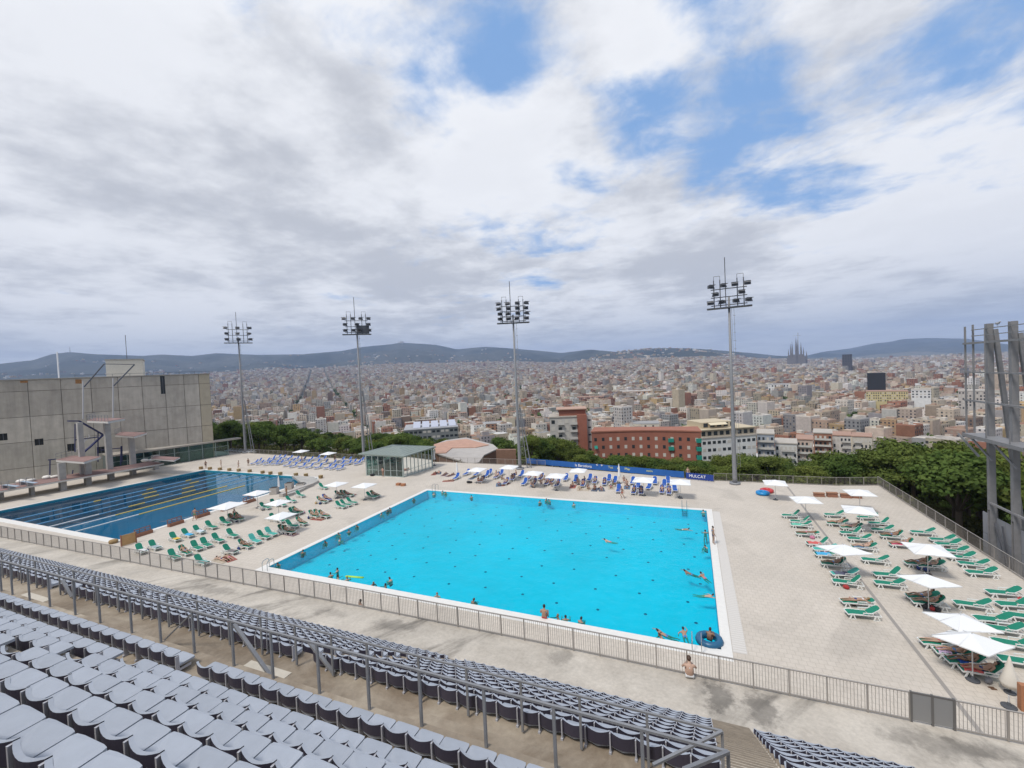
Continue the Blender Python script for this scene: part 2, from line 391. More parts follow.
# ------------------------------------------------------------------ grandstand
gs = thing('grandstand', 'stepped concrete grandstand facing the pools, filled with rows of grey seats', 'grandstand', (20, -18, 0))
def gb(mb, name, m): 
    o = mb.build(name, m, gs); o.location = (-20, 18, 0); return o
ROWY = lambda i: -11.9-.8*i
TREAD = lambda i: 4.18+.545*i
prof = [(-11.52, 4.18)]
for i in range(12): prof += [(-11.52-.8*i, TREAD(i)), (-11.52-.8*(i+1), TREAD(i))]
prof += [(-21.12, 10.22), (-22.70, 10.22), (-22.70, 11.53), (-24.32, 11.53)]
UY = lambda k: -24.7-.73*k
UZ = lambda k: 12.43+.57*k
for k in range(6): prof += [(-24.32-.73*k, UZ(k)), (-24.32-.73*(k+1), UZ(k))]
prof += [(-28.70, 16.0), (-31.5, 16.0), (-31.5, -1), (-11.52, -1)]
def extrude(mb, prof, x0, x1, mi=None):
    n = len(prof); ar = sum(prof[i][0]*prof[(i+1) % n][1]-prof[(i+1) % n][0]*prof[i][1] for i in range(n))
    P = prof if ar > 0 else prof[::-1]
    vs = [(x0, y, z) for y, z in P]+[(x1, y, z) for y, z in P]
    mb.add(vs, [tuple(range(n))[::-1], tuple(range(n, 2*n))]+[(i, (i+1) % n, n+(i+1) % n, n+i) for i in range(n)], mi)
clean = [prof[0]]
for p_ in prof[1:]:
    if abs(p_[0]-clean[-1][0])+abs(p_[1]-clean[-1][1]) > 1e-6: clean.append(p_)
t_ = MB(); extrude(t_, clean, -50, 39.1); extrude(t_, clean, 40.45, 75)
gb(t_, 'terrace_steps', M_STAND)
# main stair, fine steps
st = [(-11.35, 3.95)]; nst = 30
for i in range(nst):
    y = -11.35-i*(9.6/nst); z = 3.95+(i+1)*(10.22-3.95)/nst; st += [(y, z), (y-9.6/nst, z)]
st += [(-22.25, 10.22)]
for i in range(6): y = -22.25-.3*i; st += [(y, 10.22+.22*(i+1)), (y-.3, 10.22+.22*(i+1))]
for k in range(18): y = -24.05-.25*k; st += [(y, 11.54+.20*(k+1)), (y-.25, 11.54+.20*(k+1))]
st += [(-31.5, st[-1][1]), (-31.5, -1), (-11.35, -1)]
c2 = [st[0]]
for p_ in st[1:]:
    if abs(p_[0]-c2[-1][0])+abs(p_[1]-c2[-1][1]) > 1e-6: c2.append(p_)
t_ = MB(); extrude(t_, c2, 39.102, 40.448); gb(t_, 'main_stair', M_STAIR)
ns_ = MB()
for i in range(nst): y = -11.35-i*(9.6/nst); z = 3.95+(i+1)*(10.22-3.95)/nst; ns_.b2((39.14, y-.045, z), (40.41, y+.004, z+.006))
gb(ns_, 'step_edge_line', mat('step_line_dark', (.20, .165, .125), .9, var=.2, vscale=3))  # thin dark gap lines drawn along the step edges
# apron slab in front, its edge follows the fence
FY = [(-70, -10.4), (-26, -9.3), (-5, -8.9), (12, -8.6), (20, -8.45), (31, -8.35), (39, -8.4), (75, -8.4)]
def fy(x): return float(np.interp(x, [a for a, b in FY], [b for a, b in FY]))
t_ = MB(); t_.prism([(x, y+.12) for x, y in FY]+[(75, -11.52), (-70, -11.52)], -1, lambda x, y: 3.7 if y > -11 else 3.96)
gb(t_, 'apron_slab', M_APRON)
# half steps in the narrow aisles (the aisles lean a little to the left going down)
AX1 = lambda i: 27.55+.075*i        # left side of the second aisle at row i
AX0 = lambda i: 11.2+.36*i         # first aisle
hs_ = []
for i in range(12):
    for ax in (AX1(i), AX0(i)):
        y = -11.52-.8*(i+1)
        if i < 11: hs_.append(((ax-.02, y+.3, TREAD(i)-.01), (ax+.62, y-.002, TREAD(i)+.27)))
for k in range(5): hs_.append(((28.1, -24.32-.73*(k+1)+.28, UZ(k)-.01), (28.72, -24.32-.73*(k+1)-.002, UZ(k)+.28)))
hs_.append(((28.1, -24.32+.3, 11.52), (28.72, -24.322, 11.95)))
for a, b in hs_: h = MB(); h.b2(a, b); gb(h, 'aisle_step', M_STAIR)
# pale landing slabs on the walkway beside the aisles
for (u0, u1, v) in ((18, 60, 596), (246, 303, 664)):
    xa, xb = onP(u0, v, (0, 0, 10.23), np.array([0, 0, 1.]))[0], onP(u1, v, (0, 0, 10.23), np.array([0, 0, 1.]))[0]
    l_ = MB(); l_.b2((xa, -22.5, 10.22), (xb, -21.15, 10.235)); gb(l_, 'landing_slab', mat('pale_slab', (.50, .455, .38), .85, var=.08))

# ------------------------------------------------------------------ seats
M_SEAT = mat('pale_seat_plastic', (.315, .34, .385), .42, var=.05, vscale=5, objrand=.07)
M_SBACK = mat('dark_seat_shell', (.042, .038, .060), .5, objrand=.15)
M_SBR = mat('seat_bracket_grey', (.40, .40, .43), .5)
def seat_meshes(DP, PT, OB):
    W = .240; N = 9
    arc = []
    for i in range(N):
        t = -1+2*i/(N-1); arc.append((W*t, -.055*(1-t*t)+.01))
    pan = MB()
    fr = [(W, DP-.06), (W*.93, DP-.02), (W*.6, DP-.003), (0, DP), (-W*.6, DP-.003), (-W*.93, DP-.02), (-W, DP-.06)]
    poly = [(x, y+.03) for x, y in arc]+fr
    pan.prism(poly, lambda x, y: PT-.045+.03*abs(x)/W, lambda x, y: PT+.03*abs(x)/W)
    # inner face and rim of the back
    bk = MB(); H = lambda t: .385+.035*abs(t)**1.5; tk = .03
    for i in range(N-1):
        for (off0, off1, z0, mi) in ((0, tk, .40, 0),):
            pass
        a, b = arc[i], arc[i+1]; ta, tb = -1+2*i/(N-1), -1+2*(i+1)/(N-1)
        za, zb = H(ta), H(tb)
        # inner (pale)
        bk.add([(a[0], a[1]+tk, PT-.03), (b[0], b[1]+tk, PT-.03), (b[0], b[1]+tk+.01, zb), (a[0], a[1]+tk+.01, za)], [(3, 2, 1, 0)], 0)
        bk.add([(a[0], a[1]-.006, za+.006), (b[0], b[1]-.006, zb+.006), (b[0], b[1]+tk+.01, zb), (a[0], a[1]+tk+.01, za)], [(0, 1, 2, 3)], 0)
        # outer (dark)
        bk.add([(a[0], a[1], OB), (b[0], b[1], OB), (b[0], b[1]-.006, zb+.006), (a[0], a[1]-.006, za+.006)], [(0, 1, 2, 3)], 1)
        bk.add([(a[0], a[1], OB), (b[0], b[1], OB), (b[0], b[1]+.10, PT-.05), (a[0], a[1]+.10, PT-.05)], [(3, 2, 1, 0)], 1)
    br = MB(); x = W+.010
    br.box((x, .005, .205), (.026, .075, .41)); br.box((x, .15, .09), (.02, .26, .05)); br.box((x, .0, .02), (.05, .12, .04))
    return pan, bk, br
SM_ = {}
for ky, ag in (('lower', (.350, .125, .14)), ('upper', (.40, .17, .205))):
    pan, bk, br = seat_meshes(*ag); SM_[ky] = (pan, bk, br, pan.mesh('seat_pan', M_SEAT), bk.mesh('backrest', [M_SEAT, M_SBACK]), br.mesh('bracket', M_SBR))
seats = []    # (x, y, z, rowname, side, index)
S_ = .5
def add_row(y, z, x0, x1, rname, block, from_left=True):
    n = int((x1-x0)/S_+1e-6)
    for i in range(n):
        x = x0+S_*(i+.5) if from_left else x1-S_*(i+.5)
        seats.append((x, y, z, rname, block, i+1))
for i in range(12):
    y, z = ROWY(i), TREAD(i); rn = '%s row up' % nth(i+1)
    add_row(y, z, AX1(i)+.62, 39.1, rn, 'lower centre block', False)
    add_row(y, z, AX0(i)+.62, AX1(i), rn, 'lower left block', False)
    add_row(y, z, -24+2.7*i, AX0(i), rn, 'lower far-left block', False)
    add_row(y, z, 40.5, 56-.8*i, rn, 'lower right block')
add_row(-23.4, 11.53, 12, 28.1, 'single row', 'left part', False)
add_row(-23.4, 11.53, 28.75, 39.1, 'single row', 'right part')
for k in range(5):
    add_row(UY(k), UZ(k), 12+k, 28.1, '%s row up' % nth(k+1), 'upper left block', False)
    add_row(UY(k), UZ(k), 28.75, 39.1, '%s row up' % nth(k+1), 'upper centre block')
vis = []
for s in seats:
    u, v, dz = proj((s[0], s[1], s[2]+.3))
    if dz > .3 and -90 < u < 1060 and v < (810 if s[4].startswith('lower') else 900): vis.append((dz, s))
vis.sort(key=lambda a: a[0])
vis.sort(key=lambda a: a[0]*(.6 if not a[1][4].startswith('lower') else 1))
near = [s for _, s in vis[:300]]; far = [s for _, s in vis[300:]]
up_far = [s for s in far if not s[4].startswith('lower')]; assert not up_far, len(up_far)
def seat_label(s):
    x, y, z, rn, bl, i = s
    side = 'right' if bl in ('right part', 'upper centre block', 'lower right block') else 'left'
    if rn == 'single row': return 'grey tub seat in the lone row by the rail, %s %s of the aisle' % (nth(i), side)
    if bl in ('lower centre block',): return 'grey tub seat, %s, %s left of the main stair, %s' % (bl, nth(i), rn)
    return 'grey tub seat, %s, %s, %s %s of its aisle' % (bl, rn, nth(i), side)
firsts = {}
kind_of = lambda s: 'lower' if s[4].startswith('lower') else 'upper'
for s in near:
    jit = random.uniform(-.02, .02); ky = kind_of(s)
    if ky not in firsts:
        first = firsts[ky] = thing('stadium_seat', seat_label(s), 'seat', s[:3], jit, 'grey plastic seats of the grandstand')
        link('seat_pan', SM_[ky][3], first); link('backrest', SM_[ky][4], first); link('bracket', SM_[ky][5], first)
    else: copy_tree(firsts[ky], s[:3], jit, seat_label(s), 'seat', 'grey plastic seats of the grandstand')
# the remaining hundreds as one object
def merge(parts, places):
    """parts: list of (MB, mats); places: (x,y,z,rz,scale)"""
    V = []; Fs = []; MI = []; mats = []; off = 0
    for mb, ms in parts:
        base = len(mats); mats += ms
        v = np.array(mb.v); 
        for (x, y, z, rz, sc) in places:
            ca, sa = math.cos(rz), math.sin(rz)
            vv = np.stack([x+(v[:, 0]*ca-v[:, 1]*sa)*sc, y+(v[:, 0]*sa+v[:, 1]*ca)*sc, z+v[:, 2]*sc], 1)
            V.append(vv); Fs += [tuple(i+off for i in f) for f in mb.f]; MI += [m_+base for m_ in mb.mi]; off += len(v)
    me = bpy.data.meshes.new('merged'); me.from_pydata(np.concatenate(V).tolist(), [], Fs)
    for m_ in mats: me.materials.append(m_)
    me.polygons.foreach_set('material_index', MI); me.update(); return me
o = link('stadium_seats', merge([(SM_['lower'][0], [M_SEAT]), (SM_['lower'][1], [M_SEAT, M_SBACK]), (SM_['lower'][2], [M_SBR])], [(s[0], s[1], s[2], random.uniform(-.02, .02), 1) for s in far if kind_of(s) == 'lower']))
tag(o, 'the many smaller grey seats of the lower rows nearer the pool', 'seats', kind='stuff')

# ------------------------------------------------------------------ stand railings
def railing(name, label, y, z, xs, h, ext=None):
    o = thing(name, label, 'railing', (xs[len(xs)//2], y, z))
    ox = xs[len(xs)//2]
    r = MB(); r.beam((xs[0]-ox, 0, h), (xs[-1]-ox, 0, h), .042, .036); r.build('top_rail', M_STEEL, o)
    pm = MB(); pm.b2((-.024, -.02, 0), (.024, .02, h-.02)); pme = pm.mesh('post', M_STEEL)
    for x in xs: link('post', pme, o, (x-ox, 0, 0))
    return o, ox
z11 = np.array([0, 0, 1.])
nx = [onY(u, 600, -22.3)[0] for u in ()]
def post_x(us, vbase, y): return [float(onY(u, v, y)[0]) for u, v in zip(us, vbase)]
near_u = [(6, 597), (25, 602), (47, 608), (73, 616), (98, 624), (128, 635), (160, 643), (195, 653), (234, 666), (274, 678), (319, 694), (370, 709), (425, 722), (489, 742), (558, 764)]
xs = [float(G(u, v, 11.53)[0]) for u, v in near_u]; hn = float(np.mean([onY(u, v, -22.78)[2] for u, v in ((273, 633), (318, 645), (368, 655), (424, 672))]))-11.53; print('near rail h', hn)
xe = float(onY(728, 750, -22.78)[0]); xs = [xs[0]-1.5, xs[0]-.75]+xs+[x for x in (xs[-1]+1.35, xs[-1]+2.7) if x < xe-.4]+[xe]
ry, ox = railing('stand_railing', 'grey steel railing in front of the lone seat row above the walkway', -22.78, 11.53, xs, hn)
e_ = onY(684, 770, -23.9); r = MB(); r.beam((xs[-1]-ox, 0, hn), (e_[0]-ox, -1.12, e_[2]-11.53), .05, .04); r.build('return_rail', M_STEEL, ry)
far_u = [(17, 585), (34, 589), (55, 597), (74, 600), (96, 606), (120, 612), (145, 618), (171, 626), (199, 636), (230, 645), (262, 655), (298, 664), (335, 674), (372, 683), (424, 697), (470, 713), (524, 729), (583, 744), (650, 758)]
xs = [float(G(u, v, 10.22)[0]) for u, v in far_u]; hf = float(np.mean([onY(u, v, -20.86)[2] for u, v in ((297, 627), (333, 634), (371, 644.5), (523, 681))]))-10.22; print('far rail h', hf)
xs = [xs[0]-1.6, xs[0]-.8]+xs+[float(onY(722, 729, -20.86)[0])]
ry, ox = railing('stand_railing', 'grey steel railing along the walkway behind the lower seat block', -20.86, 10.22, xs, hf)
e_ = onY(653, 765, -22.0); r = MB(); r.beam((xs[-1]-ox, 0, hf), (e_[0]-ox, -1.14, e_[2]-10.22), .05, .04); r.build('return_rail', M_STEEL, ry)
# loose sloping handrails and braces seen at the aisle heads
for nm, a, b, w_, lab in (('handrail', (272, 678, 10.24), (234, 624, 11.4), .09, 'wide grey plank rail sloping to the walkway slab beside the middle aisle'),
                          ('handrail', (160.5, 644, 10.24), (191, 614, 11.1), .05, 'thin dark brace rail leaning on the left part of the walkway'),
                          ('handrail', (334, 673, 10.24), (309, 642, 11.0), .09, 'short grey rail sloping down at the head of the middle aisle'),
                          ('handrail', (72, 597, 10.24), (62, 580, 11.0), .09, 'short grey rail sloping down at the head of the left aisle')):
    A = G(*a); B = onP(b[0], b[1], A, np.array([0, 1., 0])); 
    k_ = MB(); k_.beam((0, 0, 0), B-A, w_, w_*.6, mi=0); tag(k_.build(nm, M_STEEL, None, False, A), lab, 'handrail')

# ------------------------------------------------------------------ apron fence
def bar_fence(name, label, pts, z, h, post_d=1.4, bar_d=.115, gate=None, zf=None):
    P = [Vector((x, y, 0)) for x, y in pts]
    o = thing(name, label, 'fence', (P[0].x, P[0].y, z)); O = Vector((P[0].x, P[0].y, 0))
    L = [0]; 
    for a, b in zip(P, P[1:]): L.append(L[-1]+(b-a).length)
    def at(s):
        for i in range(len(P)-1):
            if s <= L[i+1] or i == len(P)-2: t = (s-L[i])/(L[i+1]-L[i]); return P[i].lerp(P[i+1], t)-O
    rail = MB(); 
    for a, b in zip(P, P[1:]):
        rail.beam(a-O+Vector((0, 0, h)), b-O+Vector((0, 0, h)), .06, .04); rail.beam(a-O+Vector((0, 0, .10)), b-O+Vector((0, 0, .10)), .05, .05)
    rail.build('rails', M_BARS, o)
    pm = MB(); pm.b2((-.024, -.03, 0), (.024, .03, h)); pme = pm.mesh('post', M_BARS)
    n = int(L[-1]/post_d); 
    if n > 98: n = 98
    for i in range(n+1): link('post', pme, o, at(L[-1]*i/n))
    bars = MB(); s = 0
    while s < L[-1]:
        p = at(s)
        if not (gate and gate[0] < p.x+O.x < gate[1]): bars.add([(p.x-.008, p.y, .12), (p.x+.008, p.y, .12), (p.x+.008, p.y, h-.02), (p.x-.008, p.y, h-.02), (p.x-.008, p.y+.014, .12), (p.x+.008, p.y+.014, .12), (p.x+.008, p.y+.014, h-.02), (p.x-.008, p.y+.014, h-.02)], [(0, 1, 2, 3), (5, 4, 7, 6), (1, 5, 6, 2), (4, 0, 3, 7)])
        s += bar_d
    bars.build('bar_panel', M_BARS, o)
    return o
gx0, gx1 = float(G(912, 724, 3.7)[0]), float(G(954.5, 729.5, 3.7)[0])
bar_fence('bar_fence', 'long grey bar fence on the concrete apron between grandstand and pool deck', [(x, fy(x)) for x in (-55, -26, -5, 12, 20, 31, 39, gx0)], 3.7, 1.16, 1.33)
bar_fence('bar_fence', 'short grey bar fence right of the solid gate on the apron', [(gx1, fy(gx1)), (62, fy(62))], 3.7, 1.16, 1.33)
go = thing('metal_gate', 'solid grey double metal gate in the bar fence at lower right', 'gate', (gx0, fy(gx0), 3.7))
wg = gx1-gx0
p_ = MB(); p_.b2((.06, -.02, .1), (wg/2-.03, .02, 1.14)); pm_ = mat('gate_sheet', (.27, .27, .27), .6, .2); p_.build('gate_leaf', pm_, go)
p_ = MB(); p_.b2((wg/2+.03, -.02, .1), (wg-.06, .02, 1.14)); p_.build('gate_leaf', pm_, go)
p_ = MB()
for x in (0.03, wg/2, wg-.03): p_.b2((x-.035, -.04, 0), (x+.035, .04, 1.22))
p_.b2((.0, -.03, 1.14), (wg, .03, 1.2)); p_.build('gate_frame', mat('gate_frame_grey', (.13, .125, .12), .6), go)
# perimeter fence on the right and back of the deck
bar_fence('perimeter_fence', 'dark grey mesh fence along the right side of the deck beside the trees', [(62.05, -5), (62.05, 44.5)], 0, 1.25, 1.9, .16)
bar_fence('perimeter_fence', 'grey mesh fence along the far right edge of the deck below the trees', [(41.5, 42.7), (57, 43.2), (62, 44.4)], 0, 1.15, 1.6, .16)
bar_fence('perimeter_fence', 'thin grey fence behind the blue sunbeds on the far left deck edge', [(-77, 48.7), (-48, 46.9), (-30, 46.3), (-21, 46.8)], 0, 1.1, 1.8, .16)
bar_fence('perimeter_fence', 'thin fence on the deck edge between the glass pavilion and banner', [(-10, 47.3), (13, 47.5)], 0, 1.1, 1.6, .16)
# ------------------------------------------------------------------ concrete hall on the left
WA, WB = np.array([-72.9, 42.14]), np.array([-90.8, 11.1])
wd = (WB-WA)/np.linalg.norm(WB-WA); wn = np.array([-wd[1], wd[0]])
if np.dot(wn, CAM[:2]-WA) < 0: wn = -wn
hall = thing('concrete_hall', 'long grey panelled concrete hall with flat roof behind the diving tower', 'building', (WA[0], WA[1], 0))
def W(s, out, z): p = WA+wd*s+wn*out; return (p[0]-WA[0], p[1]-WA[1], z)
def wall_s(u, v):   # distance along the wall and height for a pixel
    p = onP(u, v, (WA[0], WA[1], 0), np.array([wn[0], wn[1], 0])); return float(np.dot(p[:2]-WA, wd)), float(p[2])
HT = 21.0
LW = 62.
k = MB(); k.prism([W(0, -.22, 0)[:2], W(LW, -.22, 0)[:2], W(LW, -32, 0)[:2], W(0, -32, 0)[:2]], -1, HT-.6)
k.build('wall', mat('hall_joint_dark', (.17, .15, .13), .9), hall)
seams = [0.0]+[wall_s(u, 430)[0] for u in (202, 187, 168, 145, 121, 94, 64, 31, -6)]
while seams[-1] < LW-5: seams.append(seams[-1]+seams[-1]-seams[-2])
zz_ = [-.5, 2.9, 8.2, 13.4, 18.7, HT]
wins = [(3, 437, 9, 7), (39, 442, 9, 6.5), (71.5, 447.5, 8.5, 7.5), (101, 450, 8.5, 6.5), (127.5, 455, 6.5, 5.5)]
wr = []
for (u, v, w0, h0) in wins:
    a, b = wall_s(u-w0/2, v), wall_s(u+w0/2, v); t, bo = wall_s(u, v-h0/2)[1], wall_s(u, v+h0/2)[1]
    wr.append((min(a[0], b[0]), max(a[0], b[0]), bo, t))
a, b = wall_s(160.3, 383), wall_s(165, 383); wr.append((b[0], a[0], wall_s(162, 394)[1], wall_s(162, 376)[1]))
M_HALL = mat('hall_concrete', (.40, .365, .315), .9, var=.09, vscale=.9, var2=.10, objrand=.09, streak=.14)
M_HALL2 = mat('hall_tan_edge', (.40, .35, .265), .9, var=.08, vscale=1.)
for i in range(len(seams)-1):
    s0, s1 = seams[i]+.04, seams[i+1]-.04
    for j in range(5):
        z0, z1 = zz_[j]+.04, zz_[j+1]-.04
        pm = MB(); cuts = [w_ for w_ in wr if w_[0] < s1 and w_[1] > s0 and w_[2] < z1 and w_[3] > z0]
        def cell(a, b, c_, d_):
            if b-a > .01 and d_-c_ > .01: pm.prism([W(a, 0, 0)[:2], W(b, 0, 0)[:2], W(b, -.2, 0)[:2], W(a, -.2, 0)[:2]], c_, d_)
        if cuts:
            w_ = cuts[0]; a_, b_ = max(s0, w_[0]), min(s1, w_[1]); c_, d_ = max(z0, w_[2]), min(z1, w_[3])
            cell(s0, a_, z0, z1); cell(b_, s1, z0, z1); cell(a_, b_, z0, c_); cell(a_, b_, d_, z1)
        else: cell(s0, s1, z0, z1)
        pm.build('wall_panel', M_HALL2 if i == 0 else M_HALL, hall)
M_DGL = mat('dark_glass', (.02, .024, .028), .12)
for w_ in wr:
    f = MB(); f.prism([W(w_[0], -.15, 0)[:2], W(w_[1], -.15, 0)[:2], W(w_[1], -.19, 0)[:2], W(w_[0], -.19, 0)[:2]], w_[2], w_[3]); fo = f.build('window', M_DGL, hall)
    f = MB(); m_ = (w_[0]+w_[1])/2; f.prism([W(m_-.04, -.09, 0)[:2], W(m_+.04, -.09, 0)[:2], W(m_+.04, -.15, 0)[:2], W(m_-.04, -.15, 0)[:2]], w_[2], w_[3]); f.build('frame', M_STEELD, fo)
k = MB(); k.prism([W(-.15, .12, 0)[:2], W(LW, .12, 0)[:2], W(LW, -32.2, 0)[:2], W(-.15, -32.2, 0)[:2]], HT-.0, HT+.22); k.build('roof', mat('roof_edge', (.30, .28, .25), .9, var=.1), hall)
k = MB(); k.beam(W(0, -.3, HT+.75), W(24, -.3, HT+.75), .06, .06)
for s in range(0, 25, 3): k.beam(W(s, -.3, HT+.2), W(s, -.3, HT+.75), .05, .05)
k.build('roof_rail', M_STEELD, hall)
for (u, v, w0, h0) in ((24, 381.5, 7.5, 3), (78.5, 381.5, 6, 4.5)):
    s0, z0 = wall_s(u-w0/2, v+h0/2); s1, z1 = wall_s(u+w0/2, v-h0/2)
    f = MB(); f.prism([W(s0, .012, 0)[:2], W(s1, .012, 0)[:2], W(s1, .002, 0)[:2], W(s0, .002, 0)[:2]], z0, min(z1, HT-.1)); f.build('rust_stain', mat('rust', (.30, .15, .06), .9, var=.3, vscale=3), hall)
# roof box
def wl(u, v, out): 
    p = onP(u, v, (WA[0]+wn[0]*out, WA[1]+wn[1]*out, 0), np.array([wn[0], wn[1], 0])); return float(np.dot(p[:2]-WA, wd)), float(p[2])
a, b = wl(143, 370, -6), wl(106, 370, -6); zt = wl(125, 360, -6)[1]
k = MB(); k.prism([W(a[0], -6, 0)[:2], W(b[0], -6, 0)[:2], W(b[0], -14, 0)[:2], W(a[0], -14, 0)[:2]], HT+.2, zt)
rb = k.build('roof_box', mat('cream_render', (.62, .58, .50), .85, var=.06), hall)
k = MB(); k.prism([W(a[0]-.15, -5.85, 0)[:2], W(b[0]+.15, -5.85, 0)[:2], W(b[0]+.15, -14.2, 0)[:2], W(a[0]-.15, -14.2, 0)[:2]], zt, zt+.25); k.build('coping', M_CONC, rb)
for (u, v0, v1, r, mt, nm) in ((127, 360, 335, .06, M_STEELD, 'antenna'), (59, 378, 352, .14, mat('pole_white', (.75, .76, .78), .5), 'flagpole')):
    s0, z0 = wl(u, v0, -6); s1, z1 = wl(u, v1, -6); k = MB(); k.tube(W(s0, -6, min(z0, HT+2) if nm == 'flagpole' else z0), W(s0, -6, z1), r); k.build(nm, mt, hall)

# glass gallery at the foot of the hall
GL = glass_mat('gallery_glass')
ga, gb_ = np.array([-77.3, 23.0]), np.array([-72.2, 45.2])
gal = thing('glass_gallery', 'low glazed gallery with flat concrete roof at the right foot of the concrete hall', 'building', (ga[0], ga[1], 0))
gd = (gb_-ga)/np.linalg.norm(gb_-ga); gn = np.array([gd[1], -gd[0]]); GLn = float(np.linalg.norm(gb_-ga))
def Q(s, o_, z): p = gd*s+gn*o_; return (p[0], p[1], z)
k = MB(); k.prism([Q(0, .5, 0)[:2], Q(GLn+3, .5, 0)[:2], Q(GLn+3, -1.6, 0)[:2], Q(GLn-4.3, -2.3, 0)[:2], Q(0, -7, 0)[:2]], 3.75, 4.1); k.build('roof', mat('gallery_roof', (.33, .30, .26), .9, var=.1), gal)
for i in range(9):
    s = i*GLn/8
    k = MB(); k.beam(Q(s, 0, 0), Q(s, 0, 3.75), .14, .14); k.build('mullion', mat('green_steel', (.20, .25, .24), .5), gal)
    if i < 8:
        k = MB(); p0, p1 = Q(s+.08, -.02, 0), Q(s+GLn/8-.08, -.02, 0)
        k.prism([p0[:2], p1[:2], Q(s+GLn/8-.08, -.05, 0)[:2], Q(s+.08, -.05, 0)[:2]], .1, 3.7); k.build('glass_pane', GL, gal)
k = MB(); k.beam(Q(0, 0.05, 2.5), Q(GLn, 0.05, 2.5), .08, .08); k.build('transom', mat('green_steel', (0, 0, 0)), gal)
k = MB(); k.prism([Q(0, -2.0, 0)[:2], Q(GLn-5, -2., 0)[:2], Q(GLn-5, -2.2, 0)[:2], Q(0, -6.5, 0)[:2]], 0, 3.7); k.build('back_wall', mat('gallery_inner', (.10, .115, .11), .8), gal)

# ------------------------------------------------------------------ diving tower
M_RED = mat('terracotta_deck', (.24, .15, .135), .85, var=.12, vscale=1.2, var2=.1)
M_TC = mat('tower_concrete', (.37, .355, .335), .85, var=.12, vscale=1., var2=.08)
M_NAVY = mat('navy_steel', (.02, .025, .10), .5)
M_EDGE = mat('pale_edge', (.52, .50, .47), .7)
tb = G(90, 485)
tw = thing('diving_tower', 'concrete diving tower with terracotta platforms, navy stair and long raised deck', 'diving tower', (tb[0], tb[1], 0))
def T(p): return (p[0]-tb[0], p[1]-tb[1], p[2] if len(p) > 2 else 0)
fa, fb = G(-60, 501, 2.1), G(164, 462.9, 2.1)
sd_ = (fb-fa)/np.linalg.norm(fb-fa); back = np.array([-6.2, .6, 0])
def slab(name, poly, z, th, over=.0):
    k = MB(); k.prism([T(p)[:2] for p in poly], z-th, z-.06, 0); k.build(name+'_slab', M_EDGE, tw)
    k = MB(); k.prism([T(p)[:2] for p in poly], z-.06, z, 0); 
    return k.build(name, M_RED, tw)
slab('raised_deck', [fa, fb, fb+back, fa+back], 2.1, .35)
for u in (-25, 3, 34, 65, 90, 113, 135, 158):
    p = G(u, np.interp(u, [-25, 0, 65, 158], [505, 500.5, 490.5, 469.5]))
    wdt = .85 if u in (65, 90, 113, 135, 158) else .5
    k = MB(); q_ = T(p); k.b2((q_[0]-1.1, q_[1]-wdt/2, 0), (q_[0]-.25, q_[1]+wdt/2, 1.76)); k.build('pier', M_TC, tw)
def column(u, vb, ztop, wx, wy, dx=0):
    p = T(G(u, vb)); k = MB(); k.b2((p[0]-wx+dx, p[1]-wy/2, 2.1), (p[0]+dx, p[1]+wy/2, ztop)); k.build('column', M_TC, tw); return p
def platform(name, px, z, th=.35, rail=True):
    poly = [G(u, v, z) for u, v in px]; slab(name, poly, z, th)
    if rail:
        k = MB(); ps = [Vector(T(p)) for p in poly]
        for i in rail:
            a, b = ps[i].copy(), ps[(i+1) % len(ps)].copy(); a.z = b.z = z
            n = max(2, int((b-a).length/1.3))
            for hh in (.55, 1.1): k.beam(a+Vector((0, 0, hh)), b+Vector((0, 0, hh)), .05, .05)
            for j in range(n+1): c_ = a.lerp(b, j/n); k.beam(c_, c_+Vector((0, 0, 1.1)), .05, .05)
        k.build('platform_rail', M_STEEL, tw)
column(64, 491, 5.2, .6, .95); column(90, 485, 5.2, .6, .9)
platform('low_platform', [(56, 459.8), (84, 461.8), (101, 456.5), (72, 455.5)], 5.5, .4, (3,))
column(87.5, 485, 12.1, .6, .8, -1.0); column(111.5, 479.5, 12.1, .6, .95)
platform('high_platform', [(87, 420.6), (108, 421.3), (125, 418.3), (95, 417.6)], 12.5, .4, (3, 0))
column(134.5, 474, 8.2, .6, .95)
platform('middle_platform', [(115, 435), (134, 436.4), (147, 432.6), (122, 431.6)], 8.5, .4, (3,))
column(158, 469, 3.1, .9, 1.3, -.2)
platform('board_platform', [(151, 458.5), (174, 460.2), (180, 457.2), (155, 455.8)], 3.4, .3, False)
# navy stair behind the tower
st_ = MB(); X0 = -74.6
def onB(u, v): return T(onX(u, v, -73.6))
pts = [((68, 421), (79, 421)), ((79, 421), (101, 433.5)), ((101, 433.5), (103, 435)), ((103, 435), (90, 447)), ((90, 447), (84, 452))]
for i, (a, b) in enumerate(pts): st_.beam(onB(*a), onB(*b), .55, .22)
st_.build('stair_flight', M_NAVY, tw)
for u, v0, v1 in ((75, 424, 452), (98, 432, 462), (121, 446, 470), (50, 460, 480), (73, 470, 482), (122, 446, 462)):
    k = MB(); a = onB(u, v1); b = onB(u, v0); k.beam((a[0], a[1], max(2.1, a[2])), b, .14, .14); k.build('stair_post', M_NAVY, tw)
k = MB()
for a, b in (((75, 440), (98, 437)), ((48, 460), (56, 459)), ((101, 450), (121, 448))): k.beam(onB(*a), onB(*b), .18, .18)
k.build('stair_beam', M_NAVY, tw)
k = MB()
for i in range(7): a = onB(76+i*2.2, 452-i*2.2); k.beam(a, (a[0], a[1], a[2]+.9), .06, .06)
k.beam(onB(76, 450), onB(90, 436), .08, .08); k.build('stair_rail', mat('rail_white', (.6, .6, .62), .5), tw)
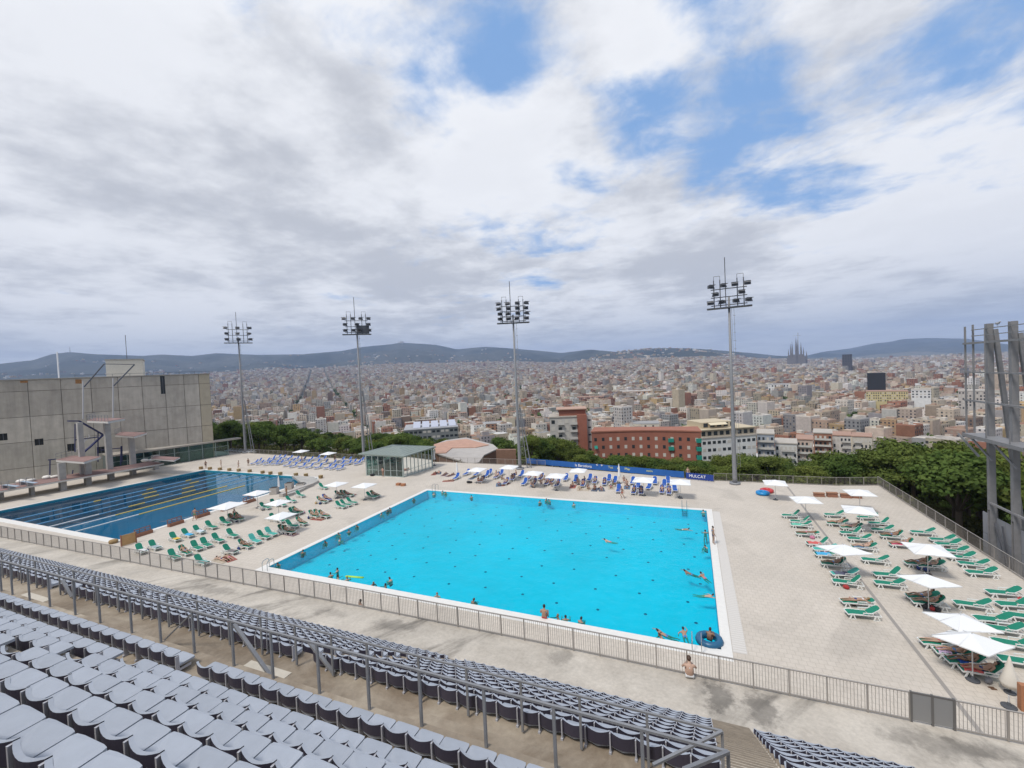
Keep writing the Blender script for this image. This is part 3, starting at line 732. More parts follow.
# white folded covers / loungers on the raised deck
for (u, v, nm) in ((21, 482.5, 'white'), (47, 478.5, 'white'), (145, 461.5, 'pale')):
    p = G(u, v, 2.1); k = MB(); k.blobm((0, 0, .25), (.9, .7, .38), 8); k.blobm((.7, .9, .2), (.6, .9, .3), 8)
    tag(k.build('equipment_cover', mat('cover_white', (.68, .65, .60), .8), None, True, p), 'low pale cover heap on the terracotta diving deck, %s from the left' % nth([21, 47, 145].index(u)+1), 'cover')
# springboards
for (u, v) in ((30, 485.5), (12, 489)):
    p = G(u, v, 2.1); o = thing('springboard', 'springboard on the terracotta deck, the one %s the image edge' % ('nearer' if u == 12 else 'farther from'), 'springboard', p)
    k = MB(); k.b2((-2.6, -.25, .55), (2.2, .25, .62)); k.build('board', mat('board_blue', (.35, .42, .5), .6), o)
    k = MB(); k.b2((-.2, -.35, 0), (.2, .35, .55)); k.b2((-2.6, -.3, 0), (-2.3, .3, .55)); k.build('stand', M_STEEL, o)
    k = MB()
    for s in (-1, 1): k.beam((-2.4, .45*s, 1.2), (-.1, .45*s, 1.2), .05, .05); k.beam((-2.4, .45*s, 0), (-2.4, .45*s, 1.2), .05, .05); k.beam((-.1, .45*s, 0), (-.1, .45*s, 1.2), .05, .05)
    k.build('handrail', M_STEEL, o)
# rig above the high platform
rg = thing('harness_rig', 'thin steel rig frame rising above the highest diving platform toward the hall roof', 'rig', onX(83, 418, -73.2))
ro = np.array(rg.location)
for nm, a, b, w_ in (('pole', (83, 419), (83, 381), .16), ('pole', (113, 419), (113, 378), .16), ('arm', (84, 387), (104, 364), .2), ('arm', (113.5, 386), (134.5, 364.5), .2), ('cross_bar', (104, 364), (134.5, 364.5), .12)):
    k = MB(); k.beam(onX(*a, -73.2)-ro, onX(*b, -73.2)-ro, w_, w_); k.build(nm, mat('rig_grey', (.45, .45, .46), .5) if nm == 'pole' else M_STEELD, rg)
# lawn strip beneath the deck
k = MB(); a, b = G(-40, 500), G(132, 470)
k.prism([(a[0]-1.2, a[1], ), (b[0]-1.2, b[1]), (b[0]-4.5, b[1]+.5), (a[0]-6, a[1]+.5)], .004, .03)
o = k.build('lawn_strip', mat('lawn', (.07, .12, .03), .95, var=.3, vscale=3)); o['kind'] = 'structure'
k = MB(); k.beam(T((-63.6, 3, .5)), T((-60.2, 29, .5)), .05, .05)
for i in range(10): 
    pass

# ------------------------------------------------------------------ glass pavilion
pz = 4.0
rp = [G(358, 453.6, pz), G(403.5, 456.4, pz), G(436, 446.3, pz), G(392, 444.6, pz)]
pb = [G(367, 475.5), G(403.5, 477.3), G(432.5, 467.8)]; pb.append(pb[0]+pb[2]-pb[1])
pv_ = thing('glass_pavilion', 'small glass pavilion with green-grey overhanging roof left of the main pool', 'building', pb[1])
pO = np.array(pb[1])
def L_(p): return Vector((p[0]-pO[0], p[1]-pO[1], p[2]))
k = MB(); ctr = sum((L_(p) for p in rp), Vector())/4; vs_ = [L_(p) for p in rp]
k.add([(v.x, v.y, pz-.22) for v in vs_]+[(v.x, v.y, pz) for v in vs_]+[(ctr.x, ctr.y, pz+.75)], [(3, 2, 1, 0), (0, 1, 5, 4), (1, 2, 6, 5), (2, 3, 7, 6), (3, 0, 4, 7), (4, 5, 8), (5, 6, 8), (6, 7, 8), (7, 4, 8)])
k.build('roof', mat('pavilion_roof', (.20, .235, .21), .5, var=.06), pv_)
M_PG = mat('pavilion_steel', (.33, .38, .36), .5)
k = MB()
for (i, j, n) in ((0, 1, 14), (3, 2, 14)):
    pass
for t in range(1, 14):
    a = vs_[0].lerp(vs_[1], t/14); b = vs_[3].lerp(vs_[2], t/14); m_ = a.lerp(b, .5)
    for s0, s1 in ((a, b),):
        steps = 8
        prev = None
        for q__ in range(steps+1):
            c_ = s0.lerp(s1, q__/steps); e_ = min(q__/steps, 1-q__/steps)*2; f_ = min(t/14, 1-t/14)*2
            pt = Vector((c_.x, c_.y, pz+.75*min(e_, f_)+.03))
            if prev is not None: k.beam(prev, pt, .05, .04)
            prev = pt
k.build('roof_ribs', M_PG, pv_)
for i in range(4):
    a, b = L_(pb[i]), L_(pb[(i+1) % 4]); n = (6, 8, 6, 8)[i]
    for j in range(n):
        c_ = a.lerp(b, j/n); d_ = a.lerp(b, (j+1)/n)
        k = MB(); k.beam(c_, c_+Vector((0, 0, pz-.2)), .22 if j == 0 else .12, .22 if j == 0 else .12); k.build('post', M_PG, pv_)
        k = MB(); dd = (d_-c_).normalized()*.08
        for z0, z1 in ((.12, 1.1), (1.16, 3.7)):
            k.beam((c_+dd)+Vector((0, 0, (z0+z1)/2)), (d_-dd)+Vector((0, 0, (z0+z1)/2)), .02, z1-z0)
        k.build('glass_pane', GL, pv_)
    k = MB(); k.beam(a+Vector((0, 0, 1.13)), b+Vector((0, 0, 1.13)), .08, .06); k.beam(a+Vector((0, 0, 3.74)), b+Vector((0, 0, 3.74)), .12, .1); k.beam(a+Vector((0, 0, .06)), b+Vector((0, 0, .06)), .15, .12); k.build('transom', M_PG, pv_)
k = MB(); c0 = (L_(pb[2])+L_(pb[3])+L_(pb[1])*.6+L_(pb[0])*.6)/3.2; k.box((c0.x, c0.y, 1.0), (3.4, 2.2, 2.0), .1); k.build('stairwell', mat('pavilion_core', (.09, .11, .12), .7), pv_)

# ------------------------------------------------------------------ floodlight masts
def height_at(b, v):
    lo, hi = 0., 60.
    for _ in range(40):
        m_ = (lo+hi)/2
        if proj((b[0], b[1], m_))[1] > v: lo = m_
        else: hi = m_
    return lo
def mast(u, vb, vplat, vhead, vtip, rows, label, brace=False, dark=False, wide=44):
    b = G(u, vb); hp, hh, ht = height_at(b, vplat), height_at(b, vhead), height_at(b, vtip)
    dep = proj(b)[2]; wd_ = wide*dep/F
    o = thing('floodlight_mast', label, 'floodlight mast', b, 0, 'floodlight masts behind the pools')
    k = MB(); k.lathe([(.34, 0), (.32, 1), (.23, hp*.5), (.14, hp+1.5)], n=10); k.tube((0, 0, 0), (0, 0, .25), .75, n=12); k.build('pole', M_STEEL, o, True)
    k = MB()
    for s in (-1, 1): k.beam((.62+.16*s, 0, 2.5), (.45+.16*s, 0, hp), .035, .035)
    z = 3.
    while z < hp:
        k.beam((.46, 0, z), (.78, 0, z), .05, .05); z += 1.2
    k.build('ladder', M_STEEL, o)
    fac = math.atan2(CAM[1]-b[1], CAM[0]-b[0])+PI/2     # frame faces the stand
    hd = link('lamp_frame', None, o); 
    k = MB(); w2 = wd_/2
    k.beam((-w2, .0, hp), (w2, .0, hp), 1.1, .16); k.beam((-w2*1.0, -.5, hp+1.0), (w2, -.5, hp+1.0), .05, .05)
    zr = [hp+(hh-hp)*(i+.35)/len(rows) for i in range(len(rows))]
    for x in (-w2*.66, -w2*.38, w2*.38, w2*.66): k.beam((x, 0, hp), (x, 0, hh+.6), .13, .13)
    for z in zr: k.beam((-w2*.8, 0, z), (w2*.8, 0, z), .11, .11)
    for sx in (-1, 1): k.beam((sx*w2*.38, .3, hh+1.2), (sx*w2*.66, .3, hh+1.2), .05, .05); k.beam((sx*w2*.38, .3, hh), (sx*w2*.38, .3, hh+1.2), .05, .05); k.beam((sx*w2*.66, .3, hh), (sx*w2*.66, .3, hh+1.2), .05, .05)
    fr = k.mesh('lamp_frame', M_STEELD)
    bpy.data.objects.remove(hd); hd = link('lamp_frame', fr, o, None, fac)
    if dark:
        k = MB(); k.box((w2*.42, .1, hp+(hh-hp)*.28), (w2*.9, .9, (hh-hp)*.45)); k.build('speaker_cluster', M_STEELD, hd)
    s_ = wd_/6.6
    lm = MB(); 
    lm.add([(-.5*s_, -.55*s_, -.30*s_), (.5*s_, -.55*s_, -.30*s_), (.5*s_, -.2*s_, .34*s_), (-.5*s_, -.2*s_, .34*s_), (-.28*s_, .35*s_, -.12*s_), (.28*s_, .35*s_, -.12*s_), (.28*s_, .35*s_, .22*s_), (-.28*s_, .35*s_, .22*s_)], [(3, 2, 1, 0)[::-1], (4, 5, 6, 7)[::-1], (0, 1, 5, 4)[::-1], (1, 2, 6, 5)[::-1], (2, 3, 7, 6)[::-1], (3, 0, 4, 7)[::-1]])
    lm.box((0, -.62*s_, .3*s_), (1.0*s_, .5*s_, .05)); lme = lm.mesh('floodlight', M_STEELD)
    for z, n in zip(zr, rows):
        xs_ = [(-.82+1.64*i/(n-1))*w2 if n > 2 else (-.55+1.1*i)*w2 for i in range(n)]
        for x in xs_: link('floodlight', lme, hd, (x, -.35, z+.35), random.uniform(-.7, .7))
    k = MB(); k.tube((-.4, 0, hp), (-.4, 0, ht), .06); k.build('antenna', M_STEELD, o)
    if brace:
        k = MB(); zb = hp*brace
        for sx, sy in ((1.2, 1.0), (2.0, 1.2)): k.beam((sx*.9, sy, 0), (sx*.25, .3, zb), .14, .14)
        n = int(zb/1.6)
        for i in range(n): t = i/n; k.beam((1.08*(1-t)+.3*t, 1.0*(1-t)+.3*t, zb*t), (1.8*(1-t)+.5*t, 1.2*(1-t)+.3*t, zb*t+.4), .07, .07)
        k.build('brace', M_STEEL, o)
mast(245.5, 453, 343, 326, 312, (3, 3, 3), 'leftmost tall floodlight mast, beside the glazed gallery', .48, False, 24)
mast(364, 459, 334.5, 317, 297, (4, 3, 4), 'tall floodlight mast standing right behind the glass pavilion', .55, True, 27)
mast(520, 469, 323, 303, 281, (4, 4, 4, 4), 'floodlight mast with the fullest lamp frame, left of the blue banner', .42, False, 32)
mast(735, 484, 307.5, 283, 257, (4, 2, 4), 'tallest floodlight mast, right of the blue banner', False, False, 40)

# ------------------------------------------------------------------ steel frame at the right edge
sx = 63.6
M_SG = mat('frame_galvanised', (.20, .197, .20), .6, 0., var=.12, vscale=2.)
y1, y2 = onX(991, 450, sx)[1], onX(1015, 450, sx)[1]; y0a, y0b = onX(969.5, 430, sx)[1], onX(977.5, 430, sx)[1]; y3 = y2-(y1-y2)*1.0
sf = thing('scoreboard_frame', 'tall open grey steel frame with catwalk beside the trees at the right edge', 'steel frame', (sx, y1, -3))
def zX(u, v): return float(onX(u, v, sx)[2])
def Z_(x, y, z): return (x-sx, y-y1, z+3)
for yy, u in ((y1, 991), (y2, 1015), (y3, 1050)):
    ztop = zX(986, 324) if yy == y1 else zX(1010, 321.5)
    k = MB(); a = .22
    k.b2(Z_(sx-a, yy-a*.9, -3), Z_(sx+a, yy-a*.9+.08, ztop)); k.b2(Z_(sx-a, yy+a*.9-.08, -3), Z_(sx+a, yy+a*.9, ztop)); k.b2(Z_(sx-.05, yy-a*.9+.08, -3), Z_(sx+.05, yy+a*.9-.08, ztop))
    k.b2(Z_(sx-a-.0, yy-a*.5, 3.4), Z_(sx-a+.05, yy+a*.5, ztop-.1))
    k.build('column', M_SG, sf)
    k = MB(); k.beam(Z_(sx+2.3, yy-.2, -3), Z_(sx+.3, yy-.2, zX(985, 330) if yy == y1 else ztop-1), .3, .3); k.beam(Z_(sx+1.2, yy+1.4, -3), Z_(sx+.1, yy+.2, zX(985, 440)), .16, .16); k.build('strut', M_SG, sf)
for yy, v0, v1 in ((y0a, 326, 433), (y0b, 325, 431)):
    k = MB(); k.beam(Z_(sx-.2, yy, zX(972, v1)), Z_(sx-.2, yy, zX(972, v0)), .12, .12); k.build('pole', M_SG, sf)
for (v, w_) in ((343, .18), (372, .14), (400.5, .16), (330, .07), (336, .07)):
    k = MB(); zc = zX(975, v); k.beam(Z_(sx-.3, y0a if v > 340 else y0b, zc), Z_(sx-.3, y3, zc), w_, w_); k.build('cross_rail', M_SG, sf)
k = MB(); zc = zX(970, 431); k.b2(Z_(sx-1.1, y3, zc-.12), Z_(sx+.5, y0a-1.3, zc)); k.b2(Z_(sx-1.15, y3, zc-.3), Z_(sx-1.05, y0a-1.3, zc+.02)); k.build('catwalk', M_SG, sf)
for yy in (y0b, y1, y2):
    k = MB(); k.beam(Z_(sx-1.0, yy+.9, zc-.2), Z_(sx-.1, yy-.4, zc-2.2), .14, .14); k.build('bracket', M_SG, sf)
for yy in (y1-1.6, y2-1.5, (y1+y2)/2): 
    k = MB(); k.beam(Z_(sx-1.05, yy, zc), Z_(sx-1.05, yy, zc+1.1 if yy != y1-1.6 else zX(985, 330)), .06, .06); k.build('stanchion', M_SG, sf)
zb = zX(1003, 505)
k = MB(); k.beam(Z_(sx-.2, y1, zX(993, 503)), Z_(sx-.2, y3, zX(993, 503)), .16, .16); k.build('cross_rail', M_SG, sf)
M_SP = mat('sheet_panel', (.25, .255, .27), .6, 0., var=.10, vscale=.8)
zt_ = zX(982, 511.5)
ya = onX(981.5, 540, sx)[1]
ys = [ya, y1+.4, y1-.4, (y1+y2)/2, y2+.35, y2-.35, y3]
for i in range(len(ys)-1):
    if i in (1, 4): continue
    for z0, z1 in ((-3, -.6), (-.55, .8), (.85, zt_)):
        k = MB(); k.b2(Z_(sx+.12, ys[i], z0), Z_(sx+.17, ys[i+1]+.03, z1)); k.build('sheet_panel', M_SP, sf)
k = MB(); k.beam(Z_(sx-.05, y1-.5, zt_-.4), Z_(sx-.05, y2+.6, -1.5), .16, .1); k.beam(Z_(sx-.02, y1-1.4, zt_-.4), Z_(sx-.02, y1-2.6, -1.5), .1, .1); k.build('cross_brace', M_STEELD, sf)
# gull standing on the top rail
gp = onX(997.5, 326, sx-.3)
k = MB(); k.blobm((0, 0, .12), (.10, .30, .11), 8); k.blobm((0, -.30, .22), (.07, .09, .07), 8); k.beam((0, -.36, .21), (0, -.47, .2), .03, .03); k.beam((0, .25, .12), (0, .52, .10), .09, .03)
k.beam((.03, 0, 0), (.03, 0, -.15), .015, .015); k.beam((-.03, 0, 0), (-.03, 0, -.15), .015, .015)
tag(k.build('seagull', mat('gull_grey', (.30, .30, .32), .8), None, True, (gp[0], gp[1], zX(975, 330)+.2)), 'grey and white gull perched on the top rail of the steel frame', 'bird')

# ------------------------------------------------------------------ blue banner on the back fence
M_BLUE = mat('banner_blue', (.010, .095, .34), .6, var=.12, vscale=.5)
ba, bb, bc = G(526, 463.8), G(684, 478.6), G(686, 479.2); be = G(713.5, 482)
def banner(name, a, b, h0, h1, label, texts, m_):
    o = thing(name, label, 'banner', (a[0], a[1], 0)); d_ = Vector((b[0]-a[0], b[1]-a[1], 0)); Ln = d_.length; ang = math.atan2(d_.y, d_.x); o.rotation_euler.z = ang
    k = MB(); N = 40
    for i in range(N):
        x0, x1 = Ln*i/N, Ln*(i+1)/N; y0_, y1_ = .05*math.sin(i*1.3), .05*math.sin((i+1)*1.3)
        k.add([(x0, y0_, h0), (x1, y1_, h0), (x1, y1_, h1), (x0, y0_, h1), (x0, y0_+.02, h0), (x1, y1_+.02, h0), (x1, y1_+.02, h1), (x0, y0_+.02, h1)], [(0, 1, 2, 3), (5, 4, 7, 6), (3, 2, 6, 7), (4, 5, 1, 0)])
    k.build('sheet', m_, o)
    k = MB()
    for i in range(12): x = Ln*i/11; k.beam((x, .12, 0), (x, .12, h1+.05), .06, .06)
    k.build('poles', M_STEEL, o)
    for (t, x, z, size, mt) in texts:
        cu = bpy.data.curves.new('lettering', 'FONT'); cu.body = t; cu.size = size; cu.extrude = .01
        to = bpy.data.objects.new('tmp', cu); COL.objects.link(to); bpy.context.view_layer.update()
        me = bpy.data.meshes.new_from_object(to); bpy.data.objects.remove(to); me.materials.clear(); me.materials.append(mt)
        lo = link('lettering', me, o, (x, -.07, z)); lo.rotation_euler.x = PI/2
    return o
MWt = mat('letter_white', (.85, .86, .88), .6); MYt = mat('letter_yellow', (.65, .68, .30), .6)
L1 = float(np.linalg.norm(ba-bb))
banner('banner', ba, bb, .12, 1.12, 'long blue banner with white lettering along the far deck fence', [('la Barcelona', L1*.36, .42, .66, MWt), ('*', L1*.50, .6, .8, MWt), ('*', L1*.53, .6, .8, MWt), ('Tot', L1*.575, .6, .6, MYt), ('el', L1*.63, .6, .55, MYt), ('Mar', L1*.675, .55, .62, MYt), ('swim', L1*.80, .6, .5, MYt)], M_BLUE)
L2 = float(np.linalg.norm(bc-be))
banner('banner', bc, be, .12, 1.05, 'short darker blue banner at the right end of the long one', [('MULCAT', L2*.12, .42, .62, MWt)], mat('banner_navy', (.015, .05, .27), .6))
# ------------------------------------------------------------------ terrain
US = np.arange(-700, 1725, 1.0)
AZ = np.array([math.atan2(*(lambda d: (d[0], d[1]))(sight(u, 360))) for u in US])   # from +Y, clockwise
def u_of(az): return np.interp(az, AZ, US)
SKY = [(-700,362),(0,363.5),(33,359.7),(51,353.8),(70,351.3),(94,353.8),(142,355.4),(162,353.8),(193,355.4),(216,352.8),(260,354.6),(304,353.8),(342,350.8),(362,346.5),(392,343.7),(401,342),(438,344.4),(458,349),(486,346.3),(501,347.2),(529,349.6),(562,352.7),(590,349.3),(616,351.8),(632,350.5),(654,348),(685,348),(709,349.3),(749,352.7),(782,356),(807,355.4),(824,351.6),(850,348.4),(876,343),(889,342),(902,339),(928,337.8),(967,338.5),(1006,344),(1024,346),(1200,344),(1725,330)]
SKU, SKV = zip(*SKY)
hor = lambda u: 396.3-.0467*u
CTU, CTD = (-700, 0, 210, 300, 400, 500, 560, 640, 700, 760, 830, 1024, 1725), (11, 11, 11.5, 12, 12, 10, 6, 6.5, 5, 1.5, -.5, -2, -4)
CB = -64.0
SLU, SLS = (-700, 150, 260, 380, 440, 520, 620, 800, 1000, 1725), (.14, .14, .15, .19, .24, .27, .25, .27, .30, .30)
DEX, DEY = [a for a, b in DE], [b for a, b in DE]
def vdir(az, u, v):   # tangent of elevation for a pixel row at that column
    d = np.array([sight(a, b) for a, b in zip(np.ravel(u), np.ravel(v))]); return (d[:, 2]/np.hypot(d[:, 0], d[:, 1])).reshape(np.shape(u))
TAB_U = np.arange(-700, 1726, 4.0)
TAB_SKY = vdir(None, TAB_U, np.interp(TAB_U, SKU, SKV)); TAB_CT = vdir(None, TAB_U, hor(TAB_U)-np.interp(TAB_U, CTU, CTD))
def fbm(x, y, s=1., o=5):
    z = 0; a = .5
    for i in range(o):
        z = z+a*(np.sin(x*s*1.3+1.7*np.sin(y*s*.9+i*2.1))*np.cos(y*s*1.1+1.3*np.sin(x*s*.8+i*1.3+.7))); s *= 2.03; a *= .5
    return z
def terrain(x, y):
    x = np.asarray(x, float); y = np.asarray(y, float)
    r = np.hypot(x-CAM[0], y-CAM[1]); az = np.arctan2(x-CAM[0], y-CAM[1]); u = u_of(az)
    ey = np.interp(x, DEX, DEY)
    dd = np.hypot(np.maximum(0, x-63.5), np.maximum(0, np.maximum(y-ey-.6, -31-y)))
    dd = np.hypot(dd, np.maximum(0, -100-x))
    s = np.interp(u, SLU, SLS)
    hill = np.where(dd <= 0, -7.0, -1.3-s*dd+.5*fbm(x, y, .12, 4)*np.minimum(dd*.15, 3))
    hill = np.where((dd > 0) & (x > 60), hill-2.0*np.minimum(dd/4, 1), hill)
    r0 = np.interp(u, (-700, 570, 610, 700, 740, 800, 840, 1725), (4700, 4700, 3900, 3900, 4700, 6500, 8200, 8200))
    r1 = np.interp(u, (-700, 570, 610, 700, 740, 800, 840, 1725), (7600, 7600, 5600, 5600, 7600, 10500, 12500, 12500))
    ct = CAM[2]+np.interp(u, TAB_U, TAB_CT)*r0; sk = CAM[2]+np.interp(u, TAB_U, TAB_SKY)*r1
    t = np.clip((r-600)/(r0-600), 0, 1)
    city = CB+(ct-CB)*t**1.75
    q_ = np.clip((r-r0)/(r1-r0), 0, 1); qs = q_**1.25
    ridge = fbm(x, y, .0022, 5)*np.clip(q_*4, 0, 1)*np.clip((1-q_)*3, 0, 1)
    mt_ = ct+(sk-ct)*qs+ridge*90
    back = sk-(r-r1)*.12
    far = np.where(r < r0, city, np.where(r < r1, np.minimum(mt_, CAM[2]+(sk-CAM[2])*r/r1*1.0-1), back))
    return np.maximum(hill, far), r, u, dd
def tz(x, y): return float(terrain(x, y)[0])

def grid_terrain():
    a0, a1 = float(AZ[640]), float(AZ[1790])      # columns -60 .. 1090
    azs = np.concatenate([np.linspace(a0, a1, 620), np.linspace(a1, a0+2*PI, 90)[1:-1]])
    rs = np.concatenate([np.linspace(3, 160, 60), np.geomspace(163, 3800, 70), np.geomspace(3850, 14500, 80)])
    A_, R_ = np.meshgrid(azs, rs, indexing='ij')
    X = CAM[0]+np.sin(A_)*R_; Y = CAM[1]+np.cos(A_)*R_
    Z, r, u, dd = terrain(X, Y)
    na, nr = A_.shape
    V = np.stack([X, Y, Z], -1).reshape(-1, 3)
    idx = np.arange(na*nr).reshape(na, nr); nx_ = np.roll(idx, -1, 0)
    Fq = np.stack([idx[:, :-1], idx[:, 1:], nx_[:, 1:], nx_[:, :-1]], -1).reshape(-1, 4)
    me = bpy.data.meshes.new('terrain'); me.from_pydata(V.tolist(), [], Fq.tolist())
    me.polygons.foreach_set('use_smooth', [True]*len(Fq))
    # cover type per vertex: 0 hill scrub, .5 city ground, 1 mountain forest
    r0 = np.interp(u, (-700, 570, 610, 700, 740, 800, 840, 1725), (4700, 4700, 3900, 3900, 4700, 6500, 8200, 8200))
    hillm = (Z > CB+.6) & (r < 900)
    kind = np.where(hillm, 0., np.where(r > r0*1.06, 1., .5))
    at = me.attributes.new('cover', 'FLOAT', 'POINT'); at.data.foreach_set('value', kind.reshape(-1).astype(np.float32))
    m = bpy.data.materials.new('land_cover'); m.use_nodes = True; g = NT(m.node_tree)
    P = g.n('ShaderNodeNewGeometry').outputs['Position']
    cv = g.n('ShaderNodeAttribute', attribute_name='cover').outputs['Fac']
    scrub = g.mix(g.rng(g.noise(P, .09, 7., .65), .42, .60), (.055, .07, .025, 1), (.20, .165, .10, 1))
    town = g.mix(g.rng(g.noise(P, .02, 6., .7), .4, .6), (.17, .155, .14, 1), (.10, .11, .08, 1))
    forest = g.mix(g.rng(g.noise(P, .0016, 9., .68), .35, .68), (.020, .030, .026, 1), (.085, .088, .075, 1))
    sp = g.noise(P, .022, 5., .75)
    hs = g.m('MULTIPLY', g.rng(sp, .60, .64), g.rng(g.noise(P, .0012, 3., .5), .50, .62))
    forest = g.mix(g.m('MULTIPLY', hs, .6), forest, (.42, .38, .33, 1))
    c = g.mix(g.rng(cv, .1, .4), scrub, town); c = g.mix(g.rng(cv, .6, .95), c, forest)
    b = g.n('ShaderNodeBsdfPrincipled', i_Base_Color=c, i_Roughness=.95); b.inputs['Specular IOR Level'].default_value = .1
    g.n('ShaderNodeOutputMaterial', i_0=b); me.materials.append(m); me.update()
    return struct(link('terrain', me))
grid_terrain()

# ------------------------------------------------------------------ city
def facade_mat():
    m = bpy.data.materials.new('city_facades'); m.use_nodes = True; g = NT(m.node_tree)
    uv = g.n('ShaderNodeSeparateXYZ', i_0=g.n('ShaderNodeUVMap', uv_map='UVMap').outputs[0])
    U_, V_ = uv.outputs[0], uv.outputs[1]
    col = g.n('ShaderNodeAttribute', attribute_name='Col').outputs['Color']
    cu, cv = g.m('DIVIDE', U_, 3.3), g.m('DIVIDE', V_, 3.1)
    fu, fv = g.m('FRACT', cu), g.m('FRACT', cv)
    wm = g.m('MULTIPLY', g.m('MULTIPLY', g.m('GREATER_THAN', fu, .28), g.m('LESS_THAN', fu, .70)), g.m('MULTIPLY', g.m('GREATER_THAN', fv, .22), g.m('LESS_THAN', fv, .74)))
    wm = g.m('MULTIPLY', wm, g.m('GREATER_THAN', V_, 0.))
    cell = g.n('ShaderNodeCombineXYZ', i_0=g.m('FLOOR', cu), i_1=g.m('FLOOR', cv), i_2=g.m('FLOOR', g.m('MULTIPLY', g.n('ShaderNodeObjectInfo').outputs['Random'], 99)))
    wn_ = g.n('ShaderNodeTexWhiteNoise', i_0=cell); rnd = wn_.outputs['Value']
    wc = g.mix(g.m('GREATER_THAN', rnd, .68), (.05, .05, .055, 1), (.30, .25, .20, 1))
    P = g.n('ShaderNodeNewGeometry').outputs['Position']
    f = g.rng(g.noise(P, .35, 5., .65), .3, .7, .80, 1.1)
    rf_ = g.rng(g.noise(P, .22, 3., .8), .42, .60, .6, 1.15); up_ = g.m('GREATER_THAN', g.n('ShaderNodeSeparateXYZ', i_0=g.n('ShaderNodeNewGeometry').outputs['Normal']).outputs[2], .5); f = g.m('MULTIPLY', f, g.m('ADD', g.m('MULTIPLY', up_, g.m('SUBTRACT', rf_, 1.)), 1.))
    # balcony line under each storey
    slab_ = g.m('MULTIPLY', g.m('LESS_THAN', fv, .10), g.m('GREATER_THAN', V_, 0.))
    c = g.vm('SCALE', col, sc=g.m('MULTIPLY', f, g.m('SUBTRACT', 1, g.m('MULTIPLY', slab_, .18))))
    c = g.mix(wm, c, wc)
    b = g.n('ShaderNodeBsdfPrincipled', i_Base_Color=c, i_Roughness=.85); b.inputs['Specular IOR Level'].default_value = .2
    g.n('ShaderNodeOutputMaterial', i_0=b); return m
M_FAC = facade_mat()
PAL = [('cream', (.60, .51, .40)), ('beige', (.47, .39, .29)), ('white', (.72, .69, .64)), ('brick-red', (.34, .16, .10)), ('ochre', (.50, .35, .19)), ('grey', (.33, .32, .31)), ('pinkish', (.48, .34, .26)), ('pale', (.64, .59, .52)), ('brown', (.26, .19, .14))]
PW = np.array([.20, .18, .17, .09, .07, .09, .08, .08, .04]); PW = PW/PW.sum()
RPAL = [('terracotta', (.36, .20, .135)), ('pale', (.50, .45, .39)), ('grey', (.30, .29, .28)), ('white', (.66, .64, .60)), ('brown', (.27, .20, .15))]
RW = np.array([.30, .27, .20, .13, .10])
def boxes_mesh(name, C, S, ROT, H, Z0, WC, RC, hutv=None, blank=None):
    """N boxes as one mesh; uv in metres on the walls, colour per corner"""
    n = len(C); ca, sa = np.cos(ROT), np.sin(ROT)
    hx, hy = S[:, 0]/2, S[:, 1]/2
    cx = np.stack([-hx, hx, hx, -hx], 1); cy = np.stack([-hy, -hy, hy, hy], 1)
    X = C[:, :1]+cx*ca[:, None]-cy*sa[:, None]; Y = C[:, 1:2]+cx*sa[:, None]+cy*ca[:, None]
    V = np.empty((n, 8, 3)); V[:, :4, 0] = X; V[:, 4:, 0] = X; V[:, :4, 1] = Y; V[:, 4:, 1] = Y; V[:, :4, 2] = Z0[:, None]; V[:, 4:, 2] = (Z0+H)[:, None]
    q_ = np.array([(0, 1, 5, 4), (1, 2, 6, 5), (2, 3, 7, 6), (3, 0, 4, 7), (4, 5, 6, 7)])
    Fc = (q_[None]+8*np.arange(n)[:, None, None]).reshape(-1)
    me = bpy.data.meshes.new(name); nf = n*5
    me.vertices.add(n*8); me.loops.add(nf*4); me.polygons.add(nf)
    me.vertices.foreach_set('co', V.reshape(-1)); me.loops.foreach_set('vertex_index', Fc)
    me.polygons.foreach_set('loop_start', np.arange(0, nf*4, 4)); me.polygons.foreach_set('loop_total', np.full(nf, 4))
    me.update(calc_edges=True)
    uv = np.zeros((n, 5, 4, 2)); off = RNG.integers(0, 50, n)*3.3
    for k_ in range(4):
        wdt = S[:, 0] if k_ % 2 == 0 else S[:, 1]
        m0 = off+1.0
        uv[:, k_, 0, 0] = m0; uv[:, k_, 1, 0] = m0+wdt; uv[:, k_, 2, 0] = m0+wdt; uv[:, k_, 3, 0] = m0
        uv[:, k_, 2, 1] = H; uv[:, k_, 3, 1] = H
        if blank is not None: bl = blank[:, k_]; uv[bl, k_, :, 1] = -5
    uv[:, 4, :, 1] = -5
    l = me.uv_layers.new(name='UVMap'); l.data.foreach_set('uv', uv.reshape(-1).astype(np.float32))
    cl = np.ones((n, 5, 4, 4)); cl[:, :4, :, :3] = WC[:, None, None, :]; cl[:, 4, :, :3] = RC[:, None, :]
    ca_ = me.attributes.new('Col', 'FLOAT_COLOR', 'CORNER'); ca_.data.foreach_set('color', cl.reshape(-1).astype(np.float32))
    me.materials.append(M_FAC); me.polygons.foreach_set('use_smooth', np.zeros(nf, bool)); me.update(); return me

